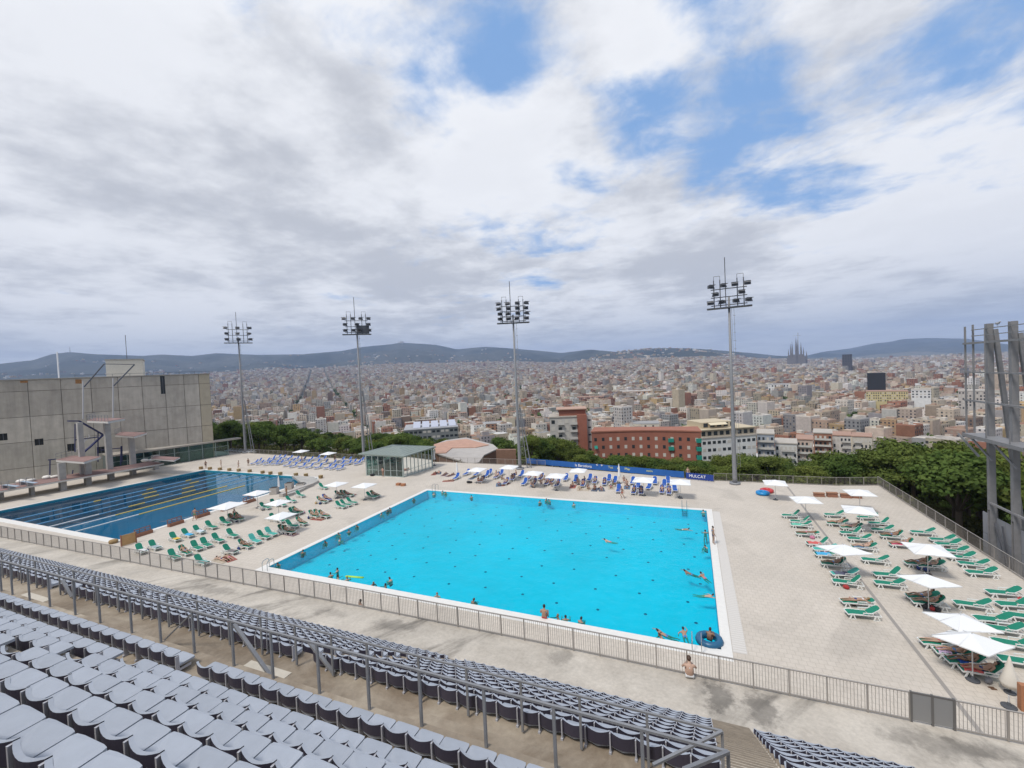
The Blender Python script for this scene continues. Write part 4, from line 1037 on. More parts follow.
TLU, TLV = (-50, 200, 215, 260, 300, 340, 400, 430, 470, 500, 545, 560, 600, 650, 700, 740, 770, 800, 815, 830, 870, 900, 935, 965, 1000, 1060), (400, 402, 405, 420, 427, 434, 432, 440, 436, 433, 432, 440, 454, 457, 460, 450, 457, 461, 452, 446, 439, 437, 427, 436, 432, 430)
def gen_city():
    rot = YAW+.42; ca, sa = math.cos(rot), math.sin(rot); out = []
    pitch = 118.; N = 62
    for i in range(-N, N):
        for j in range(-N, N):
            bx, by = CAM[0]+(i*pitch)*ca-(j*pitch)*sa, CAM[1]+(i*pitch)*sa+(j*pitch)*ca
            r = math.hypot(bx-CAM[0], by-CAM[1])
            if r < 150 or r > 5600: continue
            az = math.atan2(bx-CAM[0], by-CAM[1])
            if abs((az+YAW+PI) % (2*PI)-PI) > 1.0: continue
            u = float(u_of(az))
            if u < 160 or u > 1120: continue
            if 250 < r and RNG.random() < .025: continue
            r0_ = float(np.interp(u, (-700, 570, 610, 700, 740, 800, 840, 1725), (4700, 4700, 3900, 3900, 4700, 5600, 5600, 5600)))
            if r > r0_*1.02: continue
            far = r > 2600
            nx_ = 7 if r < 1900 else 6 if not far else 5
            w0 = 100./nx_
            bh = RNG.normal(19, 2.5)
            for a in range(nx_):
                for b in range(nx_):
                    inner = 0 < a < nx_-1 and 0 < b < nx_-1
                    if inner and (far or RNG.random() < .45): continue
                    lx = -50+w0*(a+.5)+RNG.normal(0, .6); ly = -50+w0*(b+.5)+RNG.normal(0, .6)
                    x, y = bx+lx*ca-ly*sa, by+lx*sa+ly*ca
                    h = RNG.uniform(4, 9) if inner else max(9, bh+RNG.normal(0, 3.6))
                    if r > 3400: h = min(h, 19)
                    if not inner and RNG.random() < (.010 if r < 2000 else .012): h = RNG.uniform(28, 42)
                    wx, wy = w0*RNG.uniform(.86, 1.0), w0*RNG.uniform(.86, 1.0)
                    out.append((x, y, wx, wy, rot, h, r, u))
    # looser houses on the lower slopes
    for _ in range(5200):
        u = RNG.uniform(-40, 1080); r = RNG.uniform(4500, 6900) if RNG.random() < .75 else RNG.uniform(4200, 5600)
        d_ = sight(u, 360); s_ = r/math.hypot(d_[0], d_[1]); x, y = CAM[0]+d_[0]*s_, CAM[1]+d_[1]*s_
        den = .5+.5*math.sin(x*.004+1)*math.cos(y*.005)-(r-4700)/1500*.45+(.10 if 620 < u < 705 and r < 5300 else 0)-(.5 if 535 < u < 612 and r > 4600 else 0)
        if u > 830: den = .7
        if RNG.random() > den: continue
        out.append((x, y, RNG.uniform(14, 40), RNG.uniform(12, 20), RNG.uniform(0, 3), RNG.uniform(6, 15), r, u))
    return np.array(out)
B_ = gen_city()
zt, rr, uu, dd = terrain(B_[:, 0], B_[:, 1])
near_hill = (rr < 900) & (zt > CB+6)
keep = ~near_hill & ~((rr < 620) & (zt > CB+2.0)); B_ = B_[keep]; zt = zt[keep]
n = len(B_)
wi = RNG.choice(len(PAL), n, p=PW); ri = RNG.choice(len(RPAL), n, p=RW/RW.sum())
pal = np.array([c for _, c in PAL]); rpal = np.array([c for _, c in RPAL])
WC = pal[wi]*.92*RNG.uniform(.72, 1.18, (n, 1))*RNG.uniform(.96, 1.04, (n, 3)); RC = rpal[ri]*RNG.uniform(.75, 1.2, (n, 1))
WC = np.clip(WC, .02, .85); RC = np.clip(RC, .02, .8)
d3 = (np.stack([B_[:, 0], B_[:, 1], zt+B_[:, 5]], 1)-CAM) @ AX.T
pu, pvv, pd = 512+F*d3[:, 0]/d3[:, 2], 384-F*d3[:, 1]/d3[:, 2], d3[:, 2]
area = np.minimum(B_[:, 2], B_[:, 3])*(B_[:, 5]*.6+B_[:, 3]*.3)/pd**2
ok = (pu > 212) & (pu < 1020) & (pvv < np.interp(pu, TLU, TLV)-2) & (B_[:, 5] > 9)
order = np.argsort(-np.where(ok, area, -1)); hero_i = order[:290]; rest = np.setdiff1d(np.arange(n), hero_i)
blank = RNG.random((n, 4)) < .38
# the wide mass of the city as one object
def mass(idx):
    C = B_[idx, :2]; S = B_[idx, 2:4]; R_ = B_[idx, 4]; H = B_[idx, 5]+6; Z0 = zt[idx]-6
    hut = RNG.random(len(idx)) < .6; hi = np.where(hut)[0]
    C2 = C[hi]+RNG.normal(0, 3, (len(hi), 2)); S2 = np.stack([RNG.uniform(3, 7, len(hi)), RNG.uniform(3, 6, len(hi))], 1)
    Z2 = Z0[hi]+H[hi]-.2; H2 = RNG.uniform(2.2, 4, len(hi))
    bl2 = np.ones((len(hi), 4), bool)
    return boxes_mesh('city_mass', np.concatenate([C, C2]), np.concatenate([S, S2]), np.concatenate([R_, R_[hi]]), np.concatenate([H, H2]), np.concatenate([Z0, Z2]),
                      np.concatenate([WC[idx], np.clip(WC[idx][hi]*1.05, 0, .85)]), np.concatenate([RC[idx], RC[idx][hi]]), None, np.concatenate([blank[idx], bl2]))
o = link('city_blocks', mass(rest)); tag(o, 'dense mass of distant city blocks reaching the foot of the hills', 'city', kind='stuff')
# the buildings that show largest, each its own
bands = {}
hero_sorted = sorted(hero_i, key=lambda i: pvv[i])
nb = 10; per = int(math.ceil(len(hero_sorted)/nb))
for b in range(nb):
    row = sorted(hero_sorted[b*per:(b+1)*per], key=lambda i: pu[i])
    for k_, i in enumerate(row):
        x, y, wx, wy, rot, h, r, u = B_[i]; z0 = zt[i]
        st_n = int(h/3.1)
        lab = '%s block with %s roof, %s from left, %s city band from top' % (PAL[wi[i]][0], RPAL[ri[i]][0], nth(k_+1), nth(b+1))
        o = thing('apartment_block', lab, 'building', (x, y, z0), rot, 'city apartment blocks beyond the trees')
        one = lambda a: np.array([a])
        wm_ = boxes_mesh('wall', np.zeros((1, 2)), np.array([[wx, wy]]), one(0.), one(h+8), one(-8.), WC[i:i+1], RC[i:i+1], None, blank[i:i+1])
        link('wall', wm_, o)
        rm = MB(); t_ = .35
        for a_, b_ in (((-wx/2, -wy/2), (wx/2, -wy/2+t_)), ((-wx/2, wy/2-t_), (wx/2, wy/2)), ((-wx/2, -wy/2+t_), (-wx/2+t_, wy/2-t_)), ((wx/2-t_, -wy/2+t_), (wx/2, wy/2-t_))):
            rm.b2((a_[0]-.04, a_[1]-.04, h-.1), (b_[0]+.04, b_[1]+.04, h+.95))
        rm.build('parapet', mat('parapet_'+PAL[wi[i]][0], tuple(pal[wi[i]]), .85, var=.12, vscale=.4, objrand=.1), o)
        hm = MB(); nh = random.choice((1, 1, 2))
        for q_ in range(nh):
            sx_, sy_ = random.uniform(3, 6), random.uniform(3, 5); hm.box((random.uniform(-wx/2+4, wx/2-4), random.uniform(-wy/2+4, wy/2-4), h+1.35), (sx_, sy_, 2.7))
            ho = hm.build('rooftop_hut', mat('hut_'+random.choice('abc'), random.choice(((.55, .50, .43), (.42, .30, .22), (.62, .60, .56))), .85, var=.1, vscale=.4), o); hm = MB()
        if random.random() < .5:
            a_ = MB(); ax_, ay_ = random.uniform(-wx/3, wx/3), random.uniform(-wy/3, wy/3); a_.tube((ax_, ay_, h), (ax_, ay_, h+random.uniform(3, 6)), .06); a_.beam((ax_-.8, ay_, h+2.8), (ax_+.8, ay_, h+2.8), .06); a_.build('aerial', M_STEEL, o)

# ------------------------------------------------------------------ named buildings close to the hill
M_GLASSD = mat('window_dark', (.035, .04, .045), .2)
M_BLIND = mat('window_blind', (.50, .47, .42), .7)
def hero(name, label, cat, segs, vtop, r, deep, wcol, rows, cols, storey=3.1, first=1.4, ww=.42, wh=.46, curve=0., roofc=(.40, .36, .31), base=None, balcony=None, awn=None, turn=0.):
    """segs: (u0,u1); facade faces the stand"""
    u0, u1 = segs
    A = atdist(u0, vtop, r); Bp = atdist(u1, vtop, r+turn); z1 = (A[2]+Bp[2])/2
    d_ = Bp-A; Ln = math.hypot(d_[0], d_[1]); ang = math.atan2(d_[1], d_[0])
    z0 = min(tz(A[0], A[1]), tz(Bp[0], Bp[1]))-4
    o = thing(name, label, cat, (A[0], A[1], z1), ang)
    K = 12 if curve else 1
    def off(x): return -curve*(1-(2*x/Ln-1)**2)
    fr_ = [(Ln*i/K, off(Ln*i/K)) for i in range(K+1)]
    poly = fr_+[(Ln, deep), (0, deep)]
    wm_ = mat('wall_'+name+'_'+'%d' % int(sum(wcol)*1000), wcol, .85, var=.08, vscale=.5)
    k = MB(); k.prism(poly, z0-z1, -.0); k.build('wall', wm_, o)
    k = MB(); k.prism([(x-(.25 if x == 0 else -.25 if x == Ln else 0), y-.25) for x, y in fr_]+[(Ln+.25, deep+.25), (-.25, deep+.25)], .003, .5); rf = k.build('roof', mat('roof_'+'%d' % int(sum(roofc)*1000), roofc, .85, var=.1, vscale=.5), o)
    cnt = 0
    for rr_ in range(rows):
        for c_ in range(cols):
            if cnt >= 96: break
            x = Ln*(c_+.5)/cols; w_ = Ln/cols*ww; zt_ = -first-storey*rr_
            ang2 = math.atan2(off(x+.5)-off(x-.5), 1.)
            k = MB(); k.box((0, -.03, -storey*wh/2), (w_, .08, storey*wh)); wo = k.build('window', M_GLASSD if random.random() < .62 or 'dark' in name else M_BLIND, o, False, (x, off(x), zt_), ang2); cnt += 1
            if awn and random.random() < awn[0]:
                k = MB(); k.add([(-w_*.6, -.05, .1), (w_*.6, -.05, .1), (w_*.6, -.9, -.9), (-w_*.6, -.9, -.9), (-w_*.6, -.05, .05), (w_*.6, -.05, .05), (w_*.6, -.9, -.95), (-w_*.6, -.9, -.95)], [(0, 3, 2, 1), (4, 5, 6, 7), (3, 7, 6, 2)]); k.build('awning', awn[1], wo)
    if balcony:
        for rr_ in range(rows):
            zt_ = -first-storey*rr_-storey*.62
            for (f0, f1) in balcony:
                k = MB(); a, b = Ln*f0, Ln*f1; k.b2((a, off((a+b)/2)-1.2, zt_-.12), (b, off((a+b)/2)-.002, zt_)); k.b2((a, off((a+b)/2)-1.2, zt_), (b, off((a+b)/2)-1.12, zt_+.85)); k.build('balcony', mat('balcony_pale', (.50, .48, .44), .8), o)
    return o, Ln, z1, ang
GREEN_AWN = mat('awning_green', (.01, .22, .17), .8)
BR = (.28, .105, .068)
# brick tower: pale balconied side, brick corner, grey stair strip
o, Ln, z1, a_ = hero('brick_tower', 'brick and pale apartment tower with stacked balconies and terracotta penthouse left of the curved block', 'building', (549.5, 577), 417.5, 178, 13, (.44, .42, .39), 6, 4, 3.0, 1.0, .5, .5, balcony=[(.30, .52), (.74, 1.0)])
k = MB(); w2 = Ln; k.b2((Ln+.003, -.5, -30), (Ln+3.9, 12.5, .9)); k.build('brick_corner', mat('brick_red', BR, .85, var=.1, vscale=.8), o)
k = MB(); k.b2((Ln+3.903, 1.0, -30), (Ln+6.0, 12, .4)); sg = k.build('stair_strip', mat('grey_render', (.42, .41, .39), .85), o)
for i in range(6): k = MB(); k.b2((Ln+4.4, .93, -1.8-3*i), (Ln+5.5, .999, -1.2-3*i)); k.build('window', M_GLASSD, sg)
k = MB(); k.b2((Ln*.35, 1.5, .5), (Ln+3.6, 11, 3.0)); pe = k.build('penthouse', mat('brick_red', BR), o); k = MB(); k.b2((Ln*.25, .6, 3.0), (Ln+4.1, 11.8, 3.35)); k.build('roof', mat('penthouse_roof', (.42, .27, .20), .8), pe)
# curved brick block
o, Ln, z1, a_ = hero('brick_block', 'long low red brick apartment block with curved front, green awnings and dark windows', 'building', (591.5, 701), 432.5, 168, 12, BR, 5, 14, 3.05, 2.1, .36, .42, curve=-3.2, roofc=(.30, .12, .075), awn=(.05, GREEN_AWN))
for k in range(1): pass
for f_ in (.965,):
    for j in range(3):
        k = MB(); k.b2((Ln*.955, -1.3, -2.2-3.05*j), (Ln*.999, -.2, -3.6-3.05*j)); k.build('awning', GREEN_AWN, o)
for j in range(2): k = MB(); k.b2((Ln*.715, 1.6, -2.6-3.05*j), (Ln*.765, 2.4, -3.9-3.05*j)); k.build('awning', GREEN_AWN, o)
# terraced beige block, two setbacks
o, Ln, z1, a_ = hero('terraced_block', 'beige terraced apartment block with long window bands right of the brick block', 'building', (701.5, 756), 437, 196, 16, (.62, .62, .60), 5, 11, 3.1, 1.2, .62, .40, turn=14)
k = MB(); k.b2((0, .8, .5), (Ln, 15, 3.4)); t1 = k.build('setback_floor', mat('beige_render', (.50, .43, .32), .85, var=.06), o)
for i in range(9): k = MB(); k.b2((Ln*(i+.2)/9, .72, 1.0), (Ln*(i+.8)/9, .799, 2.7)); k.build('window', M_GLASSD, t1)
k = MB(); k.b2((-.2, -.3, 3.4), (Ln+.2, 15, 3.75)); k.build('parapet', mat('beige_render2', (.50, .42, .29), .85), t1)
k = MB(); k.b2((2, 3.2, 3.75), (Ln-9, 14.6, 6.3)); t2 = k.build('upper_floor', mat('beige_render2', (0, 0, 0)), o)
for i in range(5): k = MB(); k.b2((3+i*3.1, 3.12, 4.2), (5+i*3.1, 3.199, 5.9)); k.build('window', M_GLASSD, t2)
k = MB(); k.add([(5, 3.1, 6.1), (13, 3.1, 6.1), (13, 1.2, 5.3), (5, 1.2, 5.3), (5, 3.1, 6.05), (13, 3.1, 6.05), (13, 1.2, 5.25), (5, 1.2, 5.25)], [(0, 3, 2, 1), (4, 5, 6, 7), (3, 7, 6, 2)]); k.build('awning', mat('awning_cream', (.62, .54, .38), .8), t2)
hs = [('town_house', 'slim blue-grey apartment house with glazed balconies right of the terraced beige block', (757, 774), 434.5, 215, (.30, .33, .38), 5, 4, [(.0, 1.)]),
      ('town_house', 'white apartment house with stepped roof and dark balconies behind the tree tops', (775, 797), 444, 225, (.56, .55, .52), 4, 5, [(.3, .9)]),
      ('town_house', 'pinkish apartment house with terracotta roof terrace behind the tree tops', (796.5, 813), 440, 240, (.48, .37, .30), 4, 4, [(.1, .9)]),
      ('town_house', 'brick-coloured house with four white balconies above the right tree tops', (813.5, 832), 433.5, 262, (.30, .145, .09), 5, 4, [(.05, .95)]),
      ('town_house', 'pale grey corner house with long balconies above the right trees', (832.5, 851), 436, 280, (.56, .53, .49), 5, 5, [(.5, 1.)]),
      ('town_house', 'cream apartment house rising just above the right tree crowns', (852, 872), 437, 300, (.50, .46, .39), 4, 5, [(.1, .5)]),
      ('flat_block', 'wide orange-tan flat-roofed block in the middle city above the brick block', (619, 651), 391.5, 1000, (.44, .26, .15), 4, 12, None),
      ('flat_block', 'brown brick block with white stair stripe above the terraced block', (664, 716), 394.5, 820, (.25, .15, .12), 5, 16, None),
      ('flat_block', 'red-brown brick block left of the wide orange-tan block', (577, 604), 397, 900, (.27, .15, .115), 4, 9, None),
      ('flat_block', 'pale cream building with round corner just behind the curved brick block', (632, 659), 424, 440, (.58, .53, .43), 3, 7, None),
      ('flat_block', 'orange brick low block behind the trees at centre left', (478, 503), 424, 500, (.34, .19, .12), 3, 6, None),
      ('flat_block', 'long yellow office building with window bands in the right city', (866, 908), 391.5, 700, (.52, .44, .23), 4, 18, None),
      ('flat_block', 'white slab building in the right city beside the yellow offices', (768, 789), 384.5, 1050, (.66, .65, .62), 4, 7, None),
      ('flat_block', 'large white flat building right of the yellow offices', (911, 931), 390, 700, (.66, .66, .64), 3, 5, None),
      ('flat_block', 'grey apartment slab seen left of the steel frame', (958, 990), 391, 640, (.44, .40, .36), 6, 9, None),
      ('dark_hotel', 'black cube-shaped office building standing out of the right city', (867, 885.5), 373.5, 760, (.018, .018, .022), 6, 6, None),
      ('dark_tower', 'small dark brown tower block on the skyline of the right city', (842, 852), 354.5, 2300, (.055, .05, .055), 5, 4, None)]
for (nm, lb, sg_, vt, r, c_, ro_, co_, bal) in hs:
    hero(nm, lb, 'building', sg_, vt, r, 14 if r < 400 else 22 if r < 1000 else (sg_[1]-sg_[0])*r/F*.8, c_, ro_, co_, 3.1 if r < 1000 else 6.5, 1.2, .5, .5, balcony=bal, roofc=random.choice(((.36, .22, .16), (.42, .38, .33), (.30, .29, .28))) if 'dark' not in nm else (.03, .03, .03))
# low hall with solar panels
o, Ln, z1, a_ = hero('solar_hall', 'low grey hall with rows of pale solar panels beyond the trees at centre left', 'building', (404, 458), 429, 245, 26, (.20, .21, .21), 2, 12, 3., .8, .7, .4, roofc=(.34, .34, .35))
for i in range(5):
    k = MB(); x = Ln*(.16+i*.17); k.add([(x, 4, .7), (x+4, 4, .7), (x+4, 16, 3.0), (x, 16, 3.0), (x, 4, .6), (x+4, 4, .6), (x+4, 16, 2.9), (x, 16, 2.9)], [(0, 1, 2, 3), (7, 6, 5, 4), (0, 4, 5, 1), (1, 5, 6, 2), (2, 6, 7, 3), (3, 7, 4, 0)]); k.build('solar_panel', mat('solar', (.42, .44, .52), .3), o)
# basilica with many spires
bp = atdist(797, 362, 3650)
bs = thing('basilica', 'grey basilica with a cluster of tall pointed spires on the city skyline', 'church', (bp[0], bp[1], bp[2]-40), -YAW)
M_BAS = mat('basilica_stone', (.15, .135, .13), .9, var=.1, vscale=.02)
m1 = 3650*1.0/F*.80     # metres per pixel column
k = MB(); k.box((0, 0, 45), (112, 50, 60)); k.box((6, 0, 62), (66, 40, 62)); k.box((-30, 0, 60), (26, 30, 60)); k.build('nave', M_BAS, bs)
for (dx, dy, h, rad) in ((-4.5, 0, 15.5, 5), (-2.8, -20, 17, 6), (-.6, 10, 20.5, 8), (1.4, -20, 18.5, 6), (3.2, 0, 16, 6), (5.2, -10, 12, 5), (-6.3, 5, 11, 5), (7.0, 5, 8.5, 5), (.4, -40, 16.5, 5)):
    hh = h*8.45
    k = MB(); k.lathe([(rad, 30), (rad*.95, 30+hh*.45), (rad*.62, 40+hh*.72), (rad*.2, 40+hh*.92), (.8, 40+hh)], (dx*m1*1.2, dy, 0), 10); k.build('spire', M_BAS, bs)
k = MB(); k.beam((10, 0, 60), (10, 0, 245), 3, 3); k.beam((-20, 0, 225), (30, 0, 225), 2, 2); k.build('crane', mat('crane_pale', (.4, .4, .4), .6), bs)
# slim masts on the far ridge
for (u, v, h, lb) in ((70, 351.5, 60, 'thin communications mast on the left hill top'), (401, 342.5, 38, 'small church and mast on the highest far hill top')):
    p = atdist(u, v, 7500); k = MB(); k.beam((0, 0, -20), (0, 0, h), 7, 7, w2=3); 
    if u > 300: k.box((15, 0, 0), (60, 20, 36)); k.box((-35, 0, -5), (40, 20, 22))
    tag(k.build('hilltop_mast' if u < 300 else 'hilltop_church', mat('far_stone', (.35, .34, .33), .9), None, False, (p[0], p[1], p[2]-4)), lb, 'tower')
# lower sun terrace beyond the deck
def P2d(px, z): return [tuple(G(u, v, z)[:2]) for u, v in px]
lt_ = thing('lower_terrace', 'lower round terrace with terracotta paving and brick retaining wall beyond the pavilion', 'terrace', G(460, 452, -2.6))
lo_ = np.array(lt_.location)
def LB(mb, nm, m): ob = mb.build(nm, m, lt_); ob.location = tuple(-lo_); return ob
k = MB(); k.prism(P2d([(431, 447), (446, 441.5), (466, 438.8), (492, 445.5), (497, 449.5), (483, 456), (478, 463), (470, 464.5), (437, 454)], -2.6), -7, -2.62); LB(k, 'retaining_wall', mat('brick_brown', (.22, .125, .085), .9, var=.15, vscale=1.))
k = MB(); k.prism(P2d([(430.5, 447), (446, 441), (466, 438.3), (493, 445.3), (498, 449.5), (484, 456.2), (479, 463.4), (470, 465), (436, 454.3)], -2.6), -2.61, -2.3); LB(k, 'paving', mat('grey_paving', (.40, .37, .34), .9, var=.1, vscale=.6))
k = MB(); k.prism(P2d([(434, 444.5), (448, 441.2), (466, 439), (489, 445), (476, 447.5), (452, 448), (446, 453), (436, 453.5)], -2.2), -2.3, -2.1); LB(k, 'terracotta_floor', mat('terracotta_paving', (.44, .26, .19), .9, var=.1, vscale=.6))
k = MB(); k.prism(P2d([(496, 450), (516, 450), (516, 451), (496, 451)], -2.2), -6, -1.9); LB(k, 'brick_wall', mat('brick_brown', (0, 0, 0)))
# haze
if True:
    k = MB(); k.b2((-13500, -2500, CB-80), (10500, 15500, 900))
    hm_ = bpy.data.materials.new('air_haze'); hm_.use_nodes = True; g = NT(hm_.node_tree)
    pvn = g.n('ShaderNodeVolumePrincipled'); pvn.inputs['Color'].default_value = (.50, .66, 1.0, 1); pvn.inputs['Density'].default_value = 8.5e-5; pvn.inputs['Anisotropy'].default_value = 0.0
    g.t.links.new(pvn.outputs[0], g.n('ShaderNodeOutputMaterial').inputs['Volume'])
    ho = k.build('haze', hm_); ho['kind'] = 'stuff'
# ------------------------------------------------------------------ trees
def leaf_mat(name, c1, c2):
    m = bpy.data.materials.new(name); m.use_nodes = True; g = NT(m.node_tree)
    P = g.n('ShaderNodeNewGeometry').outputs['Position']; oi = g.n('ShaderNodeObjectInfo').outputs['Random']
    c = g.mix(g.rng(g.noise(P, .30, 5., .7), .32, .68), (*c1, 1), (*c2, 1))
    c = g.vm('SCALE', c, sc=g.rng(oi, 0, 1, .72, 1.28))
    c = g.mix(g.m('MULTIPLY', g.rng(oi, .7, 1.), .35), c, (.12, .115, .03, 1))
    d_ = g.n('ShaderNodeBsdfDiffuse', i_0=c); t_ = g.n('ShaderNodeBsdfTranslucent', i_0=c)
    g.n('ShaderNodeOutputMaterial', i_0=g.n('ShaderNodeMixShader', i_0=.25, i_1=d_, i_2=t_)); return m
M_LEAFD = leaf_mat('dark_leaves', (.048, .088, .022), (.145, .195, .052))
M_LEAFY = leaf_mat('olive_leaves', (.070, .105, .024), (.175, .205, .052))
M_BARK = mat('bark', (.10, .075, .055), .95)
def crown(seed, H, Rr, n, leaf, conif=False):
    rg_ = np.random.default_rng(seed); nl = 13
    lob = []
    for i in range(nl):
        t = i/nl; a = i*2.4+rg_.uniform(0, .6); zc = H*(.42+.46*rg_.random()); rad = Rr*(1-abs((zc/H-.6)*1.1))*rg_.uniform(.35, .72)
        lob.append((math.cos(a)*rad, math.sin(a)*rad, zc, Rr*rg_.uniform(.30, .52)))
    lob.append((0, 0, H*.80, Rr*.5))
    k = rg_.integers(0, len(lob), n); L = np.array(lob)[k]
    v = rg_.normal(size=(n, 3)); v /= np.linalg.norm(v, axis=1)[:, None]; v[:, 2] = np.where(v[:, 2] < -.35, -v[:, 2], v[:, 2])
    rad = L[:, 3:4]*(rg_.uniform(.25, 1.0, (n, 1))**.45)*(1+.18*rg_.normal(size=(n, 1)))
    C = L[:, :3]+v*rad*np.array([1, 1, .75])
    a = rg_.normal(size=(n, 3)); a /= np.linalg.norm(a, axis=1)[:, None]
    nn = v+.7*a; nn /= np.linalg.norm(nn, axis=1)[:, None]
    t1 = np.cross(nn, rg_.normal(size=(n, 3))); t1 /= np.linalg.norm(t1, axis=1)[:, None]; t2 = np.cross(nn, t1)
    s = leaf*rg_.uniform(.6, 1.35, (n, 1))
    V = np.stack([C-t1*s-t2*s*.4, C+t2*s*-.6+t1*s*.3, C+t1*s+t2*s*.3, C-t1*s*.2+t2*s*.8], 1).reshape(-1, 3)
    me = bpy.data.meshes.new('crown'); me.from_pydata(V.tolist(), [], np.arange(n*4).reshape(-1, 4).tolist()); me.update(); return me, lob
def tree_proto(seed, leafm, n, leaf):
    H, Rr = 10., 3.9; me, lob = crown(seed, H, Rr, n, leaf); me.materials.append(leafm)
    t = MB(); t.lathe([(.34, -2), (.26, 0), (.20, H*.35), (.12, H*.6)], n=8)
    for l in lob[:8]: t.tube((0, 0, H*.33), (l[0]*.8, l[1]*.8, l[2]-.2), .09, n=5, r2=.03)
    return me, t.mesh('trunk', M_BARK, True)
PROT = {'dark': [tree_proto(s, M_LEAFD, 5600, .19) for s in (1, 2, 3, 4)], 'olive': [tree_proto(s, M_LEAFY, 5600, .19) for s in (5, 6, 7, 8)]}
spots = []; cells = {}
tries = 0
while tries < 60000 and len(spots) < 620:
    tries += 1
    u = random.uniform(170, 1075); r = random.uniform(45, 330)**1.0
    if random.random() > 120./r: continue
    d_ = sight(u, 360); s_ = r/math.hypot(d_[0], d_[1]); x, y = CAM[0]+d_[0]*s_, CAM[1]+d_[1]*s_
    z, _, _, dd_ = terrain(x, y); z = float(z); dd_ = float(dd_)
    if dd_ < 2.5 or z < CB+1: continue
    if x > 60 and y < 26 and x < 69: continue
    pu_, pv2, dep = proj((x, y, z))
    if 423 < u < 520 and dd_ < 55: continue
    if 200 < u < 345 and dd_ < 26 and random.random() < .93: continue
    # keep the deck edge and the named buildings clear
    sp = 4.6+.012*r
    if any((x-a)**2+(y-b)**2 < sp*sp for (a, b) in cells.get((int(x//12), int(y//12)), [])): continue
    lim = np.interp(u, TLU, TLV)+random.uniform(-1.5, 9)
    # tallest height allowed so the top stays at the tree line
    lo, hi = 1., 14.
    for _ in range(16):
        m_ = (lo+hi)/2
        if proj((x, y, z+m_))[1] > lim: lo = m_
        else: hi = m_
    h = min(lo*1.0, random.uniform(8.0, 13.0))
    if 590 < u < 705 and r > 150: continue
    if 545 < u < 765 and r > 170: continue
    if h < 3.2: continue
    for i in (-1, 0, 1):
        for j in (-1, 0, 1): cells.setdefault((int(x//12)+i, int(y//12)+j), []).append((x, y))
    spots.append((x, y, z, h, u, r))
spots.sort(key=lambda s: s[5])
print('trees', len(spots))
def zone(u): return 'left' if u < 420 else 'middle' if u < 760 else 'right'
cnt = {}
meN = spots[:295]; meF = spots[295:]
for (x, y, z, h, u, r) in meN:
    kd = 'dark' if random.random() < (.68 if u < 480 else .5 if u < 760 else .6) else 'olive'
    zn = zone(u); cnt[(zn, kd)] = cnt.get((zn, kd), 0)+1
    where = {'left': 'behind the blue sunbeds', 'middle': 'below the banner', 'right': 'beyond the right fence'}[zn]
    lb = '%s leafy tree, %s nearest on the slope %s' % ('dark green' if kd == 'dark' else 'yellowish green', nth(cnt[(zn, kd)]), where)
    pc, pt = random.choice(PROT[kd]); sc = h/10.; sw = sc*random.uniform(.95, 1.35) if h > 6 else sc*1.5
    o = thing('tree', lb, 'tree', (x, y, z-.3), random.uniform(0, 6.28), 'trees on the slope around the pool terrace'); o.scale = (sw, sw, sc)
    link('crown', pc, o); link('trunk', pt, o)
if meF:
    pm_ = []
    root = None
    # the farther ones of the wood as one object
    Vs = []; Fs = []; off = 0
    for (x, y, z, h, u, r) in meF:
        pc, _ = random.choice(PROT['dark']+PROT['olive']); v = np.empty(len(pc.vertices)*3); pc.vertices.foreach_get('co', v); v = v.reshape(-1, 3)[:5200]*np.array([1.15*h/10, 1.15*h/10, h/10])
        v = v.reshape(-1, 4, 3); c_ = v.mean(1, keepdims=True); v = (c_+(v-c_)*1.5).reshape(-1, 3)
        Vs.append(v+np.array([x, y, z])); Fs.append(np.arange(len(v)).reshape(-1, 4)+off); off += len(v)
    me = bpy.data.meshes.new('far_wood'); me.from_pydata(np.concatenate(Vs).tolist(), [], np.concatenate(Fs).tolist()); me.materials.append(M_LEAFD); me.update()
    tag(link('far_wood', me), 'the farther part of the wood on the slope', 'trees', kind='stuff')
# low scrub on the slope right behind the deck
sh = []
for _ in range(9000):
    u = random.uniform(170, 1060); r = random.uniform(60, 240); d_ = sight(u, 360); s_ = r/math.hypot(d_[0], d_[1]); x, y = CAM[0]+d_[0]*s_, CAM[1]+d_[1]*s_
    z, _, _, dd_ = terrain(x, y)
    if dd_ < 1.2 or dd_ > 45 or z < CB+1: continue
    if 428 < u < 505 and dd_ > 4 and dd_ < 36: continue
    if fbm(np.array(x), np.array(y), .15, 3) < -.12: continue
    sh.append((x, y, float(z)))
sh = sh[:1500]
Vs = []; n_ = 46
for (x, y, z) in sh:
    c_ = RNG.normal(0, .75, (n_, 3))*np.array([1, 1, .5])+np.array([x, y, z+.45]); t1 = RNG.normal(size=(n_, 3)); t1 /= np.linalg.norm(t1, axis=1)[:, None]; t2 = np.cross(t1, RNG.normal(size=(n_, 3))); t2 /= np.linalg.norm(t2, axis=1)[:, None]; s = .34
    Vs.append(np.stack([c_-t1*s, c_-t2*s*.7, c_+t1*s, c_+t2*s*.7], 1).reshape(-1, 3))
V = np.concatenate(Vs); me = bpy.data.meshes.new('scrub'); me.from_pydata(V.tolist(), [], np.arange(len(V)).reshape(-1, 4).tolist()); me.materials.append(leaf_mat('scrub_leaves', (.06, .075, .025), (.16, .15, .06))); me.update()
tag(link('scrub', me), 'low scrub and dry bushes covering the slope behind the deck', 'bushes', kind='stuff')
